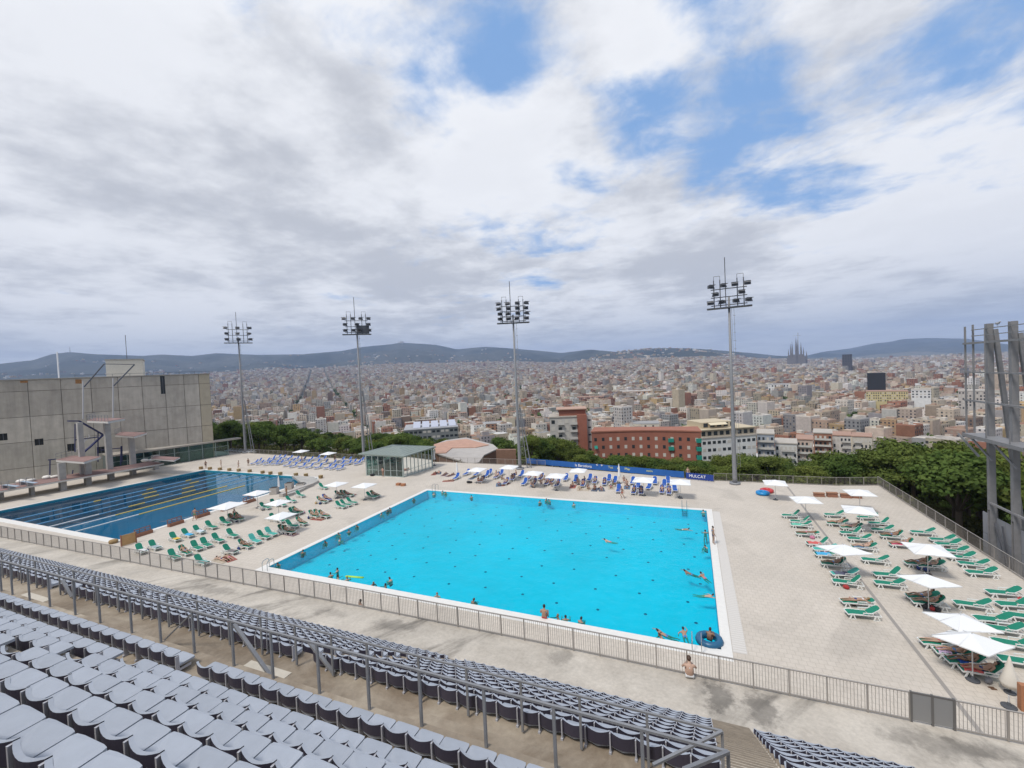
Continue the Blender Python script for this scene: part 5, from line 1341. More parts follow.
# trees dotted between the city blocks
Vs = []
for _ in range(2600):
    i = random.randrange(len(B_)); x, y = B_[i, 0]+random.choice((-1, 1))*B_[i, 2]*.75, B_[i, 1]+random.choice((-1, 1))*B_[i, 3]*.75; r = B_[i, 6]
    if r > 4600: continue
    n_ = 26; rad = random.uniform(3.5, 6.5)
    c_ = RNG.normal(0, .5, (n_, 3))*rad+np.array([x, y, float(terrain(x, y)[0])+random.uniform(8, 14)]); t1 = RNG.normal(size=(n_, 3)); t1 /= np.linalg.norm(t1, axis=1)[:, None]; t2 = np.cross(t1, RNG.normal(size=(n_, 3))); t2 /= np.linalg.norm(t2, axis=1)[:, None]; s = rad*.45
    Vs.append(np.stack([c_-t1*s, c_-t2*s, c_+t1*s, c_+t2*s], 1).reshape(-1, 3))
V = np.concatenate(Vs); me = bpy.data.meshes.new('city_trees'); me.from_pydata(V.tolist(), [], np.arange(len(V)).reshape(-1, 4).tolist()); me.materials.append(M_LEAFD); me.update()
tag(link('city_trees', me), 'scattered street and park trees among the distant city blocks', 'trees', kind='stuff')
# ------------------------------------------------------------------ sun loungers
def cloth(name, col, rough=.8): return mat(name, col, rough, var=.06, vscale=6.)
M_GREEN = cloth('sling_green', (.004, .185, .115)); M_TEAL = cloth('sling_teal', (.06, .36, .31)); M_BLUEL = cloth('sling_blue', (.008, .075, .34)); M_PALEB = cloth('sling_pale', (.34, .42, .56))
M_RESIN = mat('white_resin', (.72, .72, .69), .4)
def lounger_meshes(ang):
    fr = MB(); ca, sa = math.cos(ang), math.sin(ang); yb = 1.22; W_ = .33
    for s in (-1, 1):
        pts = [(s*W_, 0, .30), (s*W_, .25, .34), (s*W_, yb, .33), (s*W_, 1.95, .30)]
        for a, b in zip(pts, pts[1:]): fr.beam(a, b, .055, .07)
        fr.beam((s*(W_-.04), yb, .36), (s*(W_-.04), yb+.78*ca, .36+.78*sa), .05, .05)
        fr.beam((s*(W_+.05), .85, .50), (s*(W_+.05), 1.45, .52), .06, .035); fr.beam((s*(W_+.03), .88, .34), (s*(W_+.05), .88, .5), .045, .045); fr.beam((s*(W_+.03), 1.42, .34), (s*(W_+.05), 1.42, .5), .045, .045)
    for y in (0, .62, 1.22, 1.93): fr.beam((-W_, y, .31), (W_, y, .31), .05, .05)
    seat = MB(); N = 6
    for i in range(N):
        y0, y1 = .03+(yb-.05)*i/N, .03+(yb-.05)*(i+1)/N; f = lambda y: .375+.012*math.sin(y*5)-(.05*max(0, .25-y)*4)
        seat.add([(-.29, y0, f(y0)), (.29, y0, f(y0)), (.29, y1, f(y1)), (-.29, y1, f(y1)), (-.29, y0, f(y0)-.03), (.29, y0, f(y0)-.03), (.29, y1, f(y1)-.03), (-.29, y1, f(y1)-.03)], [(0, 1, 2, 3), (7, 6, 5, 4), (0, 3, 7, 4), (1, 5, 6, 2)] + ([(0, 4, 5, 1)] if i == 0 else [])+([(3, 2, 6, 7)] if i == N-1 else []))
    bk = MB(); up = [(-.29, 0), (.29, 0), (.29, .62), (.22, .76), (.1, .81), (-.1, .81), (-.22, .76), (-.29, .62)]
    n = len(up); vs = []
    for off in (0, .03):
        for x, l in up: vs.append((x, yb+.02+l*ca+off*sa*-1, .38+l*sa+off*ca))
    bk.add(vs, [tuple(range(n, 2*n)), tuple(range(n-1, -1, -1))]+[(i, (i+1) % n, n+(i+1) % n, n+i) for i in range(n)])
    lg = MB(); lg.beam((0, -.02, 0), (0, .10, .31), .06, .07); lg.beam((0, .33, 0), (0, .20, .31), .06, .07); lg.beam((0, -.02, .015), (0, .33, .015), .06, .03)
    return fr.mesh('frame', M_RESIN), seat, bk, lg.mesh('leg', M_RESIN)
LM = {a: lounger_meshes(math.radians(a)) for a in (48, 34, 14)}
PROTO = {}
LST = []   # deferred for labelling
def lounger(u, v, rz, colr='green', ang=48, zone='', note='', z=.3, detail=True):
    p = G(u, v, z); LST.append(dict(p=(p[0], p[1], 0), u=u, v=v, rz=rz+random.uniform(-.11, .11)*(1 if detail else .6), c=colr, a=ang, zone=zone, note=note, detail=detail))
    return p
CM = {'green': M_GREEN, 'teal': M_TEAL, 'blue': M_BLUEL, 'pale': M_PALEB}
HX, HL, HY = -PI/2, PI/2, 0.      # head toward +X, -X, +Y
# right deck
RD = []
def zr(x, y): return 760+x/3.841, 470+y/3.841
R_ROWS = [('beside the long drain', [(120, 175), (155, 198), (158, 212), (180, 245), (222, 283), (250, 305), (258, 325), (285, 362), (325, 400), (335, 432), (370, 507), (392, 550)]),
          ('in the middle rows', [(285, 172), (298, 206), (352, 222), (350, 242), (412, 182), (458, 205), (470, 230), (508, 255), (382, 265), (400, 298), (442, 347), (490, 402), (498, 437), (545, 287), (610, 360), (655, 368), (625, 490), (650, 512)]),
          ('along the right fence', [(625, 240), (700, 268), (722, 285), (748, 312), (772, 335), (820, 362), (850, 395), (935, 472), (975, 517), (1012, 562), (815, 517), (895, 575), (935, 612), (975, 668), (1002, 735)]),
          ('in the bottom corner', [(690, 665), (752, 705), (795, 738), (855, 775)])]
OCC_R = {(180, 245), (285, 362), (370, 507), (298, 206), (352, 222), (508, 255), (545, 287), (610, 360), (655, 368), (625, 490), (650, 512), (690, 665), (752, 705), (795, 738), (855, 775), (400, 298)}
occ = []
for where, pts in R_ROWS:
    for pt in pts:
        u, v = zr(*pt); a = 34 if where == 'along the right fence' else random.choice((34, 34, 48))
        if pt in ((370, 507), (690, 665), (180, 245)): a = 14
        c_ = 'teal' if pt in ((250, 305), (325, 400)) else 'green'
        lounger(u, v, HX+.06, c_, a, 'right deck '+where)
        if pt in OCC_R: occ.append((len(LST)-1, u, v))
# left deck
def z3(x, y): return 120+x/6.4, 480+y/6.4
def z4(x, y): return 250+x/6.02, 460+y/6.02
LD = [z3(*p) for p in ((135, 452), (222, 428), (352, 375), (432, 350), (505, 328), (345, 490), (415, 462), (490, 432), (550, 412), (625, 382), (718, 352), (582, 298), (672, 272), (725, 250), (760, 245), (862, 388), (918, 362), (965, 342), (522, 525), (705, 455), (800, 420))]
LD2 = [z4(*p) for p in ((252, 395), (180, 362), (150, 355), (90, 285), (150, 265), (190, 268), (302, 212), (245, 245), (440, 165), (285, 312), (262, 318), (310, 378), (385, 335), (415, 330), (445, 335), (432, 248), (462, 235), (545, 278), (575, 268), (612, 255), (540, 212), (570, 208), (590, 210), (730, 220), (752, 212), (205, 425), (230, 430))]
OCC_L = {z3(725, 250), z3(760, 245), z3(415, 462), z3(800, 420), z4(310, 378), z4(385, 335), z4(415, 330), z4(445, 335), z4(432, 248), z4(462, 235), z4(540, 212), z4(570, 208), z4(590, 210), z4(285, 312), z4(205, 425), z4(230, 430), z4(752, 212)}
for i, (u, v) in enumerate(LD+LD2):
    c_ = 'teal' if i in (15, 17) else 'blue' if (u, v) == z4(462, 235) else 'green'
    lounger(u, v, HL-.05, c_, 48, 'left deck')
    if (u, v) in OCC_L: occ.append((len(LST)-1, u, v))
# blue block behind the deep pool
bl = [(275.5, 463.5), (280, 463.5), (287.6, 465), (293.8, 466), (302.4, 466.5), (309.8, 467), (318.8, 467.3), (328.2, 467.6), (333.7, 468), (340.7, 468.5), (278.6, 460.5), (286.4, 461), (292.3, 461.5), (298.9, 462), (307.1, 462.7), (317, 462.5), (324.7, 463), (333, 463.5), (341.5, 464), (348.5, 463.6), (272.3, 458.8), (277.8, 457.8), (282.9, 458), (289.5, 458.6), (316.9, 458.6), (323.1, 459.3), (341.5, 460.4), (348.5, 460.3), (258.6, 461.3), (254.7, 463), (266.4, 461.3), (271.3, 461), (260.5, 463.5), (268, 463.8), (353.5, 462.5), (358, 463.5), (361, 461), (296, 459.5), (303, 460), (310, 460)]
for u, v in bl: lounger(u, v, HY-.15, 'blue', 48, 'blue block behind the deep pool', detail=False)
for i, u in enumerate((228, 231, 234, 237, 240, 243, 246, 249, 252)): lounger(u, 450.6+i*.15, HX+.3, 'pale', 34, 'pale stack beside the glazed gallery', detail=False)
# far side of the main pool
fb = [(456.4, 477.6), (466.6, 473.5), (476.9, 474), (487, 475), (489.5, 473.5), (501, 474), (521.5, 475), (524.5, 483), (534, 483.6), (557.4, 484.6), (566, 478.6), (575.7, 480), (589.7, 479), (595, 481.5), (604.5, 483), (609, 479.5), (614.7, 481.5), (618.6, 490), (632.7, 482), (638, 486), (649, 487), (655, 482), (664, 485), (668, 481.5), (674.8, 489), (547, 483), (552, 481.5), (513, 478.5), (497, 476.5), (529, 478.5), (541, 478), (583, 484.5), (662, 491), (669, 492), (634, 491.5), (641, 492), (482, 480.5), (506, 482.5)]
for u, v in fb: lounger(u, v, HY+random.uniform(-.1, .1), 'blue', 48, 'far side of the main pool', detail=False)
OCC_F = {25, 26, 27, 28, 29, 30, 31, 32, 33, 34, 35, 36, 37, 9, 8, 13, 14}
base = len(LST)-len(fb)
for i in sorted(OCC_F): occ.append((base+i, fb[i][0], fb[i][1]))
zc = {}
CN = {'green': 'green', 'teal': 'turquoise', 'blue': 'blue', 'pale': 'pale blue'}
for L in sorted(LST, key=lambda L: -L['v']):
    zc[L['zone']] = zc.get(L['zone'], 0)+1
    if L['zone'].startswith('right'): sub = 'on the '+L['zone']
    else: sub = L['zone'] if 'block' in L['zone'] or 'stack' in L['zone'] else 'on the '+L['zone']
    lab = '%s sun lounger %s, %s from stand' % (CN[L['c']], sub, nth(zc[L['zone']]))
    L['lab'] = lab
    fr, seat, bk, lg = LM[L['a']]; key = (L['a'], L['c'])
    if key not in PROTO: PROTO[key] = (seat.mesh('seat_cushion', CM[L['c']]), bk.mesh('backrest', CM[L['c']]))
    sm, bm = PROTO[key]
    ca, sa = math.cos(L['rz']), math.sin(L['rz']); cx, cy = 0, .95
    x0, y0 = L['p'][0]-(cx*ca-cy*sa), L['p'][1]-(cx*sa+cy*ca)
    L['o'] = (x0, y0)
    o = thing('sun_lounger', lab, 'sun lounger', (x0, y0, 0), L['rz'], {'r': 'loungers on the right deck', 'l': 'loungers on the left deck', 'b': 'blue loungers behind the deep pool', 'p': 'pale loungers beside the gallery', 'f': 'blue loungers on the far side'}[L['zone'][0]])
    link('frame', fr, o); link('seat_cushion', sm, o); link('backrest', bm, o)
    if L['detail']:
        for sx_, sy_ in ((-.33, .12), (.33, .12), (-.33, 1.50), (.33, 1.50)): link('leg', lg, o, (sx_, sy_, 0))
    else:
        for sy_ in (.12, 1.50): link('leg', lg, o, (-.33, sy_, 0)); link('leg', lg, o, (.33, sy_, 0))

# towels lying on loungers
def towel(i, col, cname, l0=.1, l1=1.2, wd_=.34):
    L = LST[i]; k = MB(); N = 8; rg_ = random.Random(i)
    for j in range(N):
        for s in range(6):
            def pt(a, b):
                y = l0+(l1-l0)*a/N; x = -wd_+2*wd_*b/6; z = .42+.02*math.sin(a*1.7+b+i)-(.10 if b in (0, 6) else 0)+(.0 if y < 1.22 else (y-1.22)*1.0)
                return (x+.02*math.sin(a*2.), y, z)
            k.add([pt(j, s), pt(j, s+1), pt(j+1, s+1), pt(j+1, s)], [(0, 1, 2, 3)])
            k.add([(x, y, z-.014) for x, y, z in (pt(j, s), pt(j, s+1), pt(j+1, s+1), pt(j+1, s))], [(3, 2, 1, 0)])
    o = k.build('beach_towel', cloth('towel_'+cname.replace(' ', '_'), col), None, True, (L['o'][0], L['o'][1], 0)); o.rotation_euler.z = L['rz']
    w_ = L['lab'].replace('sun lounger', 'lounger').replace(', ', ' ').replace('in the middle rows', 'middle rows').replace('on the far side', 'far side').replace('on the right deck', 'right deck')
    tag(o, (cname+' towel on '+w_)[:200], 'towel')
nR = [k for k, L in enumerate(LST) if L['zone'].startswith('right deck beside')]
iL = [k for k, L in enumerate(LST) if L['zone'].startswith('left')]
iC = [k for k, L in enumerate(LST) if 'corner' in L['zone']]; iM = [k for k, L in enumerate(LST) if 'middle rows' in L['zone']]
def tw_(i, col, n, **kw): towel(i, col, n, **kw)
tw_(nR[4], (.55, .10, .09), 'red'); tw_(nR[6], (.05, .35, .60), 'bright blue'); tw_(nR[8], (.10, .10, .16), 'dark', l0=.2); tw_(nR[2], (.12, .45, .33), 'green')
tw_(iL[0], (.58, .60, .60), 'white'); tw_(iL[1], (.30, .36, .38), 'grey'); tw_(iL[2], (.65, .42, .06), 'yellow', l1=.9); tw_(iL[3], (.02, .28, .70), 'bright blue'); tw_(iL[4], (.50, .58, .62), 'pale'); tw_(iL[18], (.10, .30, .28), 'dark teal'); tw_(iL[19], (.16, .14, .14), 'dark grey')
tw_(iC[1], (.50, .38, .55), 'lilac', l1=.7); tw_(iC[3], (.45, .02, .03), 'red', l1=.9); tw_(iC[2], (.02, .10, .42), 'navy', l0=.5); tw_(iM[13], (.50, .08, .14), 'crimson'); tw_(iM[9], (.12, .20, .30), 'slate')

# ------------------------------------------------------------------ umbrellas
M_CAN = mat('white_canopy', (.74, .74, .73), .7)
def canopy_mesh(s, rise, th=.012):
    k = MB(); N = 4; c = [(-s, -s), (s, -s), (s, s), (-s, s)]
    for i in range(4):
        a, b = c[i], c[(i+1) % 4]; m_ = ((a[0]+b[0])/2*.97, (a[1]+b[1])/2*.97)
        for (p, q_) in ((a, m_), (m_, b)):
            k.add([(p[0], p[1], 0), (q_[0], q_[1], .02), (0, 0, rise), (p[0], p[1], -th-.05), (q_[0], q_[1], .02-th-.05), (0, 0, rise-th)], [(0, 1, 2), (5, 4, 3), (0, 3, 4, 1)])
    return k.mesh('canopy', M_CAN)
CME = canopy_mesh(1.42, .42)
k = MB(); k.tube((0, 0, 0), (0, 0, 2.62), .028, n=8); POLE = k.mesh('pole', mat('pole_grey', (.55, .55, .54), .4))
k = MB(); k.lathe([(.30, 0), (.30, .06), (.10, .10), (.05, .25)], n=12); UBASE = k.mesh('base', mat('base_dark', (.07, .075, .085), .6))
k = MB()
for i in range(4): a = PI/4+i*PI/2; k.beam((0, 0, 2.52), (math.cos(a)*1.9, math.sin(a)*1.9, 2.17), .025, .025)
RIB = k.mesh('ribs', mat('pole_grey', (0, 0, 0)))
UL = [(775, 481.3, 0, 1.0, ''), (805.5, 498, .1, 1.0, ''), (859.5, 491, .05, 1.0, ''), (859, 508, -.1, 1.05, ''), (843.5, 547, .1, 1.05, 't'), (927.4, 546.5, 0, 1.0, ''), (928, 577.5, .1, .92, 't'), (961, 618, -.1, .92, 't'), (972, 637, .35, .92, 't'),
      (257, 491.5, 0, 1.0, ''), (278, 501, 0, .95, ''), (281, 514, 0, .98, ''), (336, 482.8, 0, 1.0, ''), (364, 484, 0, 1.05, ''), (227, 504, .1, 1.25, ''), (301, 450.5, .1, 1.0, ''), (328, 452.6, .1, 1.0, ''),
      (476.7, 468.5, 0, 1.0, ''), (508.8, 466, 0, 1.0, ''), (533, 472, 0, 1.0, ''), (556, 474.5, 0, 1.05, ''), (578, 469.3, 0, .95, ''), (643.4, 478.5, 0, 1.05, ''), (680, 480.6, 0, 1.02, '')]
UW = ['small white parasol at the far fence left of the wooden crates', 'white parasol over the first loungers by the far end of the drain', 'white parasol beside the fence corner at the far right', 'white parasol just in front of the one at the fence corner', 'tilted white parasol over the sunbathers beside the long drain', 'large white parasol over the sunbathers in the right middle row', 'large tilted white parasol just below another in the right middle row', 'white parasol partly hidden under its neighbour at lower right', 'white tilted parasol over the loungers at the bottom right corner',
      'white parasol beside the deep pool edge near the stone cubes', 'white parasol in the left deck just behind the frontmost one', 'frontmost white parasol on the left deck above sunbathers', 'white parasol on the left deck near a single green lounger', 'white parasol on the left deck nearest the glass pavilion', 'wide white parasol over the planters on the deep pool edge', 'left one of two white parasols behind the blue sunbed block', 'right one of two white parasols behind the blue sunbed block',
      'leftmost white parasol on the far side of the main pool', 'white parasol right below the third floodlight mast', 'white parasol left of another in front of the banner start', 'white parasol over sunbathers in front of the banner left part', 'white parasol hung high just before the banner lettering', 'peaked white parasol in front of the middle of the banner', 'rightmost white parasol, before the short dark banner']
for (u, v, rz, s, t_), lb in zip(UL, UW):
    p = G(u, v, 2.4*1.0)
    o = thing('parasol', lb, 'parasol', (p[0], p[1], 0), rz+random.uniform(-.06, .06)+(.4 if t_ == 't' else 0), 'white parasols around the pools')
    cn = link('canopy', CME, o, (0, 0, 2.17)); s *= .9; cn.scale = (s, s, 1)
    link('pole', POLE, o); link('base', UBASE, o); rb_ = link('ribs', RIB, o); rb_.scale = (s, s, 1)
    if t_ == 't': cn.rotation_euler.x = -.10; cn.rotation_euler.y = .05; rb_.rotation_euler.x = -.06
k = MB(); k.lathe([(.05, 2.75), (.07, 2.55), (.12, 2.2), (.16, 1.5), (.20, 1.05), (.12, 1.0), (.04, 1.0)][::-1], n=10); CLOSED = k.mesh('canopy', M_CAN)
for (u, v, s, lb) in ((457.4, 478, 1, 'closed white parasol at the left end of the far sunbeds'), (619.5, 483.5, 1.1, 'closed white parasol standing before the banner lettering'), (434.5, 465.5, 1.2, 'closed pale parasol right beside the glass pavilion'), (279.3, 493, 1., 'closed white parasol among the stone cubes by the deep pool')):
    p = G(u, v, 0); o = thing('closed_parasol', lb, 'parasol', p); c_ = link('canopy', CLOSED, o); o.scale = (s, s, s); link('pole', POLE, o); link('base', UBASE, o)
p = G(1010, 693); o = thing('closed_parasol', 'closed cream parasol leaning at the bottom right corner', 'parasol', p); k = MB(); k.lathe([(.42, .5), (.50, .8), (.28, 1.5), (.10, 2.3), (.03, 2.6)], n=9); cn = k.build('canopy', mat('cream_canopy', (.66, .62, .55), .8), o, True); o.scale = (.8, .8, .75); link('pole', POLE, o); link('base', UBASE, o)
for u, v, lb in ((680, 497.3, 'loose dark parasol base with short stub near the far pool edge'), (1009, 707, 'loose dark round parasol base behind the bar fence at lower right')):
    o = thing('umbrella_stand', lb, 'umbrella stand', G(u, v)); link('disc', UBASE, o); k = MB(); k.tube((0, 0, .2), (0, 0, .6), .035); k.build('stub', MATS['pole_grey'], o)

# ------------------------------------------------------------------ wooden things, cubes, ladders
M_WOOD = mat('crate_wood', (.30, .20, .09), .85, var=.15, vscale=4); M_WOODR = mat('planter_wood', (.26, .12, .075), .85, var=.15, vscale=4); M_WOODP = mat('pale_wood', (.44, .27, .12), .8, var=.1, vscale=3)
cr = MB()
for z in (.04, .21, .38): 
    for (a, b) in (((-.28, -.28), (.28, -.25)), ((-.28, .25), (.28, .28)), ((-.28, -.25), (-.25, .25)), ((.25, -.25), (.28, .25))): cr.b2((*a, z), (*b, z+.14))
for x in (-.24, .24):
    for y in (-.24, .24): cr.b2((x-.02, y-.02, 0), (x+.02, y+.02, .54))
CRM = cr.mesh('slats', M_WOOD); k = MB(); k.b2((-.30, -.30, .545), (.30, .30, .58)); CRT = k.mesh('lid', mat('lid_wood', (.36, .27, .13), .8))
for i, (u, v) in enumerate(((201, 469.2), (210, 469.8), (220, 470.3), (229.4, 471), (238.8, 471.6), (249.7, 472.3), (262.7, 473.6), (270.5, 474.4), (280.4, 475), (296, 476), (306, 476.6), (320.8, 478.3))):
    o = thing('wooden_crate', 'slatted wooden crate behind the deep pool, %s from the left' % nth(i+1), 'crate', G(u, v), random.uniform(-.2, .2), 'wooden crates behind the deep pool'); link('slats', CRM, o); link('lid', CRT, o)
k = MB(); k.b2((-.8, -.25, 0), (.8, .25, .22)); k.b2((-.6, -.2, .22), (.3, .2, .34)); tag(k.build('wooden_box', M_WOODR, None, False, G(301.5, 478)), 'low reddish wooden box between two crates at the pool corner', 'box')
pl = MB(); pl.b2((-1.3, -.25, 0), (1.3, -.21, .42)); pl.b2((-1.3, .21, 0), (1.3, .25, .42)); pl.b2((-1.3, -.21, 0), (-1.26, .21, .42)); pl.b2((1.26, -.21, 0), (1.3, .21, .42)); pl.b2((-1.26, -.21, .3), (1.26, .21, .36))
PLM = pl.mesh('trough', M_WOODR)
k = MB()
for x in (-1.25, -.45, .45, 1.25): k.b2((x-.04, .25, 0), (x+.04, .32, .95))
k.b2((-1.3, .26, .86), (1.3, .31, .95)); k.b2((-1.3, .26, .55), (1.3, .31, .62)); PLR = k.mesh('back_rail', M_WOODR)
for i, (u, v) in enumerate(((144, 535), (176, 524.8), (202.8, 516.5), (227.8, 509.5), (249.7, 502.5))):
    o = thing('wooden_planter', 'brown wooden trough along the deep pool edge, %s nearest the grandstand' % nth(i+1), 'planter', G(u, v), PI/2+.03, 'wooden troughs along the deep pool'); link('trough', PLM, o); link('back_rail', PLR, o); o.scale = (.68, .9, .95)
o = thing('wooden_board', 'upright honey-brown wooden board at the near end of the troughs', 'board', G(129, 544.5), PI/2-.15); k = MB(); k.b2((-.68, -.04, .05), (.68, .04, 1.25)); k.build('panel', M_WOODP, o); k = MB(); k.b2((-.72, -.12, 0), (-.64, .12, 1.3)); k.b2((.64, -.12, 0), (.72, .12, 1.3)); k.build('posts', M_WOODR, o)
k = MB(); k.lathe([(.1, 0), (.42, .03), (.45, .25), (.38, .38), (.1, .40)], n=12); tag(k.build('wooden_drum', M_WOOD, None, True, G(113.5, 543)), 'low round brown wooden drum at the near corner of the deep pool', 'drum')
bn = MB(); bn.b2((-.68, -.32, 0), (.68, .32, .30)); bn.b2((-.68, -.30, .33), (.68, .30, .42)); BNM = bn.mesh('body', M_WOODR); k = MB()
for i in range(5): k.b2((-.78, -.34+i*.14, .424), (.78, -.34+i*.14+.11, .46))
BNT = k.mesh('seat_slats', mat('bench_slats', (.33, .17, .10), .85))
for i, (u, v) in enumerate(((819, 496.3), (832, 496.8), (846, 497.6), (856, 497.8))):
    o = thing('wooden_bench', 'reddish brown box bench near the far right parasols, %s from the left' % nth(i+1), 'bench', G(u, v), random.uniform(-.1, .1), 'box benches at the far right'); link('body', BNM, o); link('seat_slats', BNT, o); o.scale = (.82, .9, (1.0, 1.25, 1.1, .9)[i])
for i, (u, v) in enumerate(((398.6, 485.2), (403.2, 485.8))): k = MB(); k.b2((-.35, -.3, 0), (.35, .3, .36)); tag(k.build('wooden_stool', mat('orange_wood', (.36, .16, .08), .85), None, False, G(u, v), .2*i), '%s of two low orange-brown blocks in front of the pavilion' % ('left' if i == 0 else 'right'), 'stool')
k = MB(); k.b2((-.15, -.15, 0), (.15, .15, 1.3)); tag(k.build('wooden_post', mat('orange_wood', (0, 0, 0)), None, False, G(1023.5, 710)), 'orange-brown wooden post at the right image edge behind the fence', 'post')
for i, (u, v) in enumerate(((274.5, 494), (289.5, 489), (301, 486.8))):
    o = thing('stone_cube', 'pale stone cube planter beside the deep pool, %s from the left' % nth(i+1), 'planter', G(u, v), .5, 'stone cubes at the deep pool corner'); k = MB(); k.b2((-.55, -.55, 0), (.55, .55, 1.05)); k.build('cube', mat('cube_stone', (.40, .37, .34), .9, var=.08), o); k = MB(); k.b2((-.45, -.45, 1.05), (.45, .45, 1.12)); k.build('soil', mat('soil', (.04, .035, .03), .9), o)
    if i == 2: o.scale = (1.2, 1, .6)
k = MB(); a, b = G(281, 497), G(312, 486); k.beam((0, 0, .25), (b[0]-a[0], b[1]-a[1], .25), .8, .5); tag(k.build('stone_bench', mat('cube_stone', (0, 0, 0)), None, False, (a[0], a[1], 0)), 'long pale stone bench behind the stone cubes', 'bench')
def ladder(x, y, rz, lb):
    o = thing('pool_ladder', lb, 'pool ladder', (x, y, 0), rz)
    for s in (-.27, .27):
        k = MB(); pts = [(s, -.75, 0), (s, -.75, .75), (s, -.6, .92), (s, -.1, .95), (s, .12, .8), (s, .15, .3), (s, .15, -.9)]
        for a, b in zip(pts, pts[1:]): k.tube(a, b, .028, n=6)
        k.build('handrail', mat('stainless', (.45, .46, .47), .25, .9), o)
    k = MB()
    for z in (-.25, -.5, -.75): k.b2((-.27, .1, z), (.27, .2, z+.03))
    k.build('steps', MATS['stainless'], o)
ladder(.45, -.05, .2, 'steel ladder at the near left corner of the main pool'); ladder(38.6, -.05, 0, 'steel ladder at the near right corner of the main pool')
ladder(1.2, 27.8, PI, 'steel ladder at the far left corner of the main pool'); ladder(37.5, 27.8, PI, 'steel ladder at the far right corner of the main pool')
for (u, v, col, nm, lb) in ((762.8, 494.6, (.01, .22, .52), 'ring', 'blue inflatable ring lying on the deck near the far fence'), (766.8, 492.2, (.50, .04, .04), 'ring', 'red inflatable ring lying beside the blue one near the far fence')):
    k = MB(); R1, r1 = .62, .24
    vs = []; fs = []
    for i in range(16):
        for j in range(8): a, b = 2*PI*i/16, 2*PI*j/8; vs.append(((R1+r1*math.cos(b))*math.cos(a), (R1+r1*math.cos(b))*math.sin(a), r1+r1*math.sin(b))); fs.append((i*8+j, ((i+1) % 16)*8+j, ((i+1) % 16)*8+(j+1) % 8, i*8+(j+1) % 8))
    k.add(vs, fs); RINGV, RINGF = vs, fs
    tag(k.build('inflatable_ring', mat('vinyl_%d' % (col[0]*100), col, .35), None, True, G(u, v)), lb, 'inflatable ring')
p = G(734.5, 650.5, -.05); p = np.array([39.35, .75, 0]); k = MB(); k.add(RINGV, RINGF); tag(k.build('inflatable_ring', mat('vinyl_navy', (.015, .10, .20), .4), None, True, (p[0], p[1], -.18)), 'dark blue inflatable ring floating in the near right pool corner', 'inflatable ring')
p = G(353.5, 577.5, -.05); k = MB(); k.beam((-.9, 0, 0), (.9, .25, 0), .28, .1, n=8); tag(k.build('float_noodle', mat('noodle_green', (.35, .62, .05), .6), None, True, p), 'yellow-green floating noodle beside the bathers at the near pool edge', 'pool float')

# ------------------------------------------------------------------ people
def skinmesh(name, J, E, R_):
    me = bpy.data.meshes.new(name); keys = list(J); idx = {k_: i for i, k_ in enumerate(keys)}
    me.from_pydata([J[k_] for k_ in keys], [(idx[a], idx[b]) for a, b in E], []); me.update()
    ob = bpy.data.objects.new('tmp', me); COL.objects.link(ob)
    ob.modifiers.new('s', 'SKIN'); 
    for k_, i in idx.items(): r = R_[k_]; me.skin_vertices[0].data[i].radius = (r, r) if not isinstance(r, tuple) else r
    me.skin_vertices[0].data[idx['pelvis']].use_root = True
    sb = ob.modifiers.new('u', 'SUBSURF'); sb.levels = 1; sb.render_levels = 1
    dg = bpy.context.evaluated_depsgraph_get(); m2 = bpy.data.meshes.new_from_object(ob.evaluated_get(dg)); bpy.data.objects.remove(ob)
    m2.name = name; m2.materials.clear(); m2.polygons.foreach_set('use_smooth', [True]*len(m2.polygons)); return m2
def pose(P):
    """P: joints for right side 'R' / left 'L'; returns body, suit variants, hair and face meshes"""
    J = dict(P); E = [('pelvis', 'spine'), ('spine', 'chest'), ('chest', 'neck'), ('neck', 'head0'), ('head0', 'head1')]
    R_ = dict(pelvis=(.145, .115), spine=(.125, .10), chest=(.15, .115), neck=.05, head0=.075, head1=.085)
    for s in 'RL':
        E += [('chest', 'sh'+s), ('sh'+s, 'el'+s), ('el'+s, 'wr'+s), ('pelvis', 'hip'+s), ('hip'+s, 'kn'+s), ('kn'+s, 'an'+s), ('an'+s, 'to'+s)]
        R_.update({'sh'+s: .058, 'el'+s: .04, 'wr'+s: .026, 'hip'+s: .092, 'kn'+s: .058, 'an'+s: .036, 'to'+s: .03})
        w_ = Vector(J['wr'+s]); e_ = Vector(J['el'+s]); d_ = (w_-e_).normalized(); sd = d_.cross(Vector((0, 0, 1)) if abs(d_.z) < .9 else Vector((0, 1, 0))).normalized()
        pm_ = w_+d_*.055; J['pa'+s] = tuple(pm_); R_['pa'+s] = .028; E.append(('wr'+s, 'pa'+s)); nrm = d_.cross(sd).normalized()
        for f_ in range(4):
            o_ = (f_-1.5)*.020; L_ = (.06, .07, .068, .05)[f_]
            a = pm_+d_*.03+sd*o_; b = a+d_*L_*.6-nrm*.008; c_ = b+d_*L_*.45-nrm*.02
            for q_, pp in enumerate((a, b, c_)): J['f%d%d%s' % (f_, q_, s)] = tuple(pp); R_['f%d%d%s' % (f_, q_, s)] = .0085
            E += [('pa'+s, 'f%d0%s' % (f_, s)), ('f%d0%s' % (f_, s), 'f%d1%s' % (f_, s)), ('f%d1%s' % (f_, s), 'f%d2%s' % (f_, s))]
        a = w_+d_*.03+sd*.03; b = a+d_*.03+sd*.025; J['t0'+s] = tuple(a); J['t1'+s] = tuple(b); R_['t0'+s] = .011; R_['t1'+s] = .009; E += [('wr'+s, 't0'+s), ('t0'+s, 't1'+s)]
    body = skinmesh('person', J, E, R_)
    return J, body
def shell(J, keys, E, R_, name):
    k_ = {a: J[a] for a in keys}; return skinmesh(name, k_, E, R_)
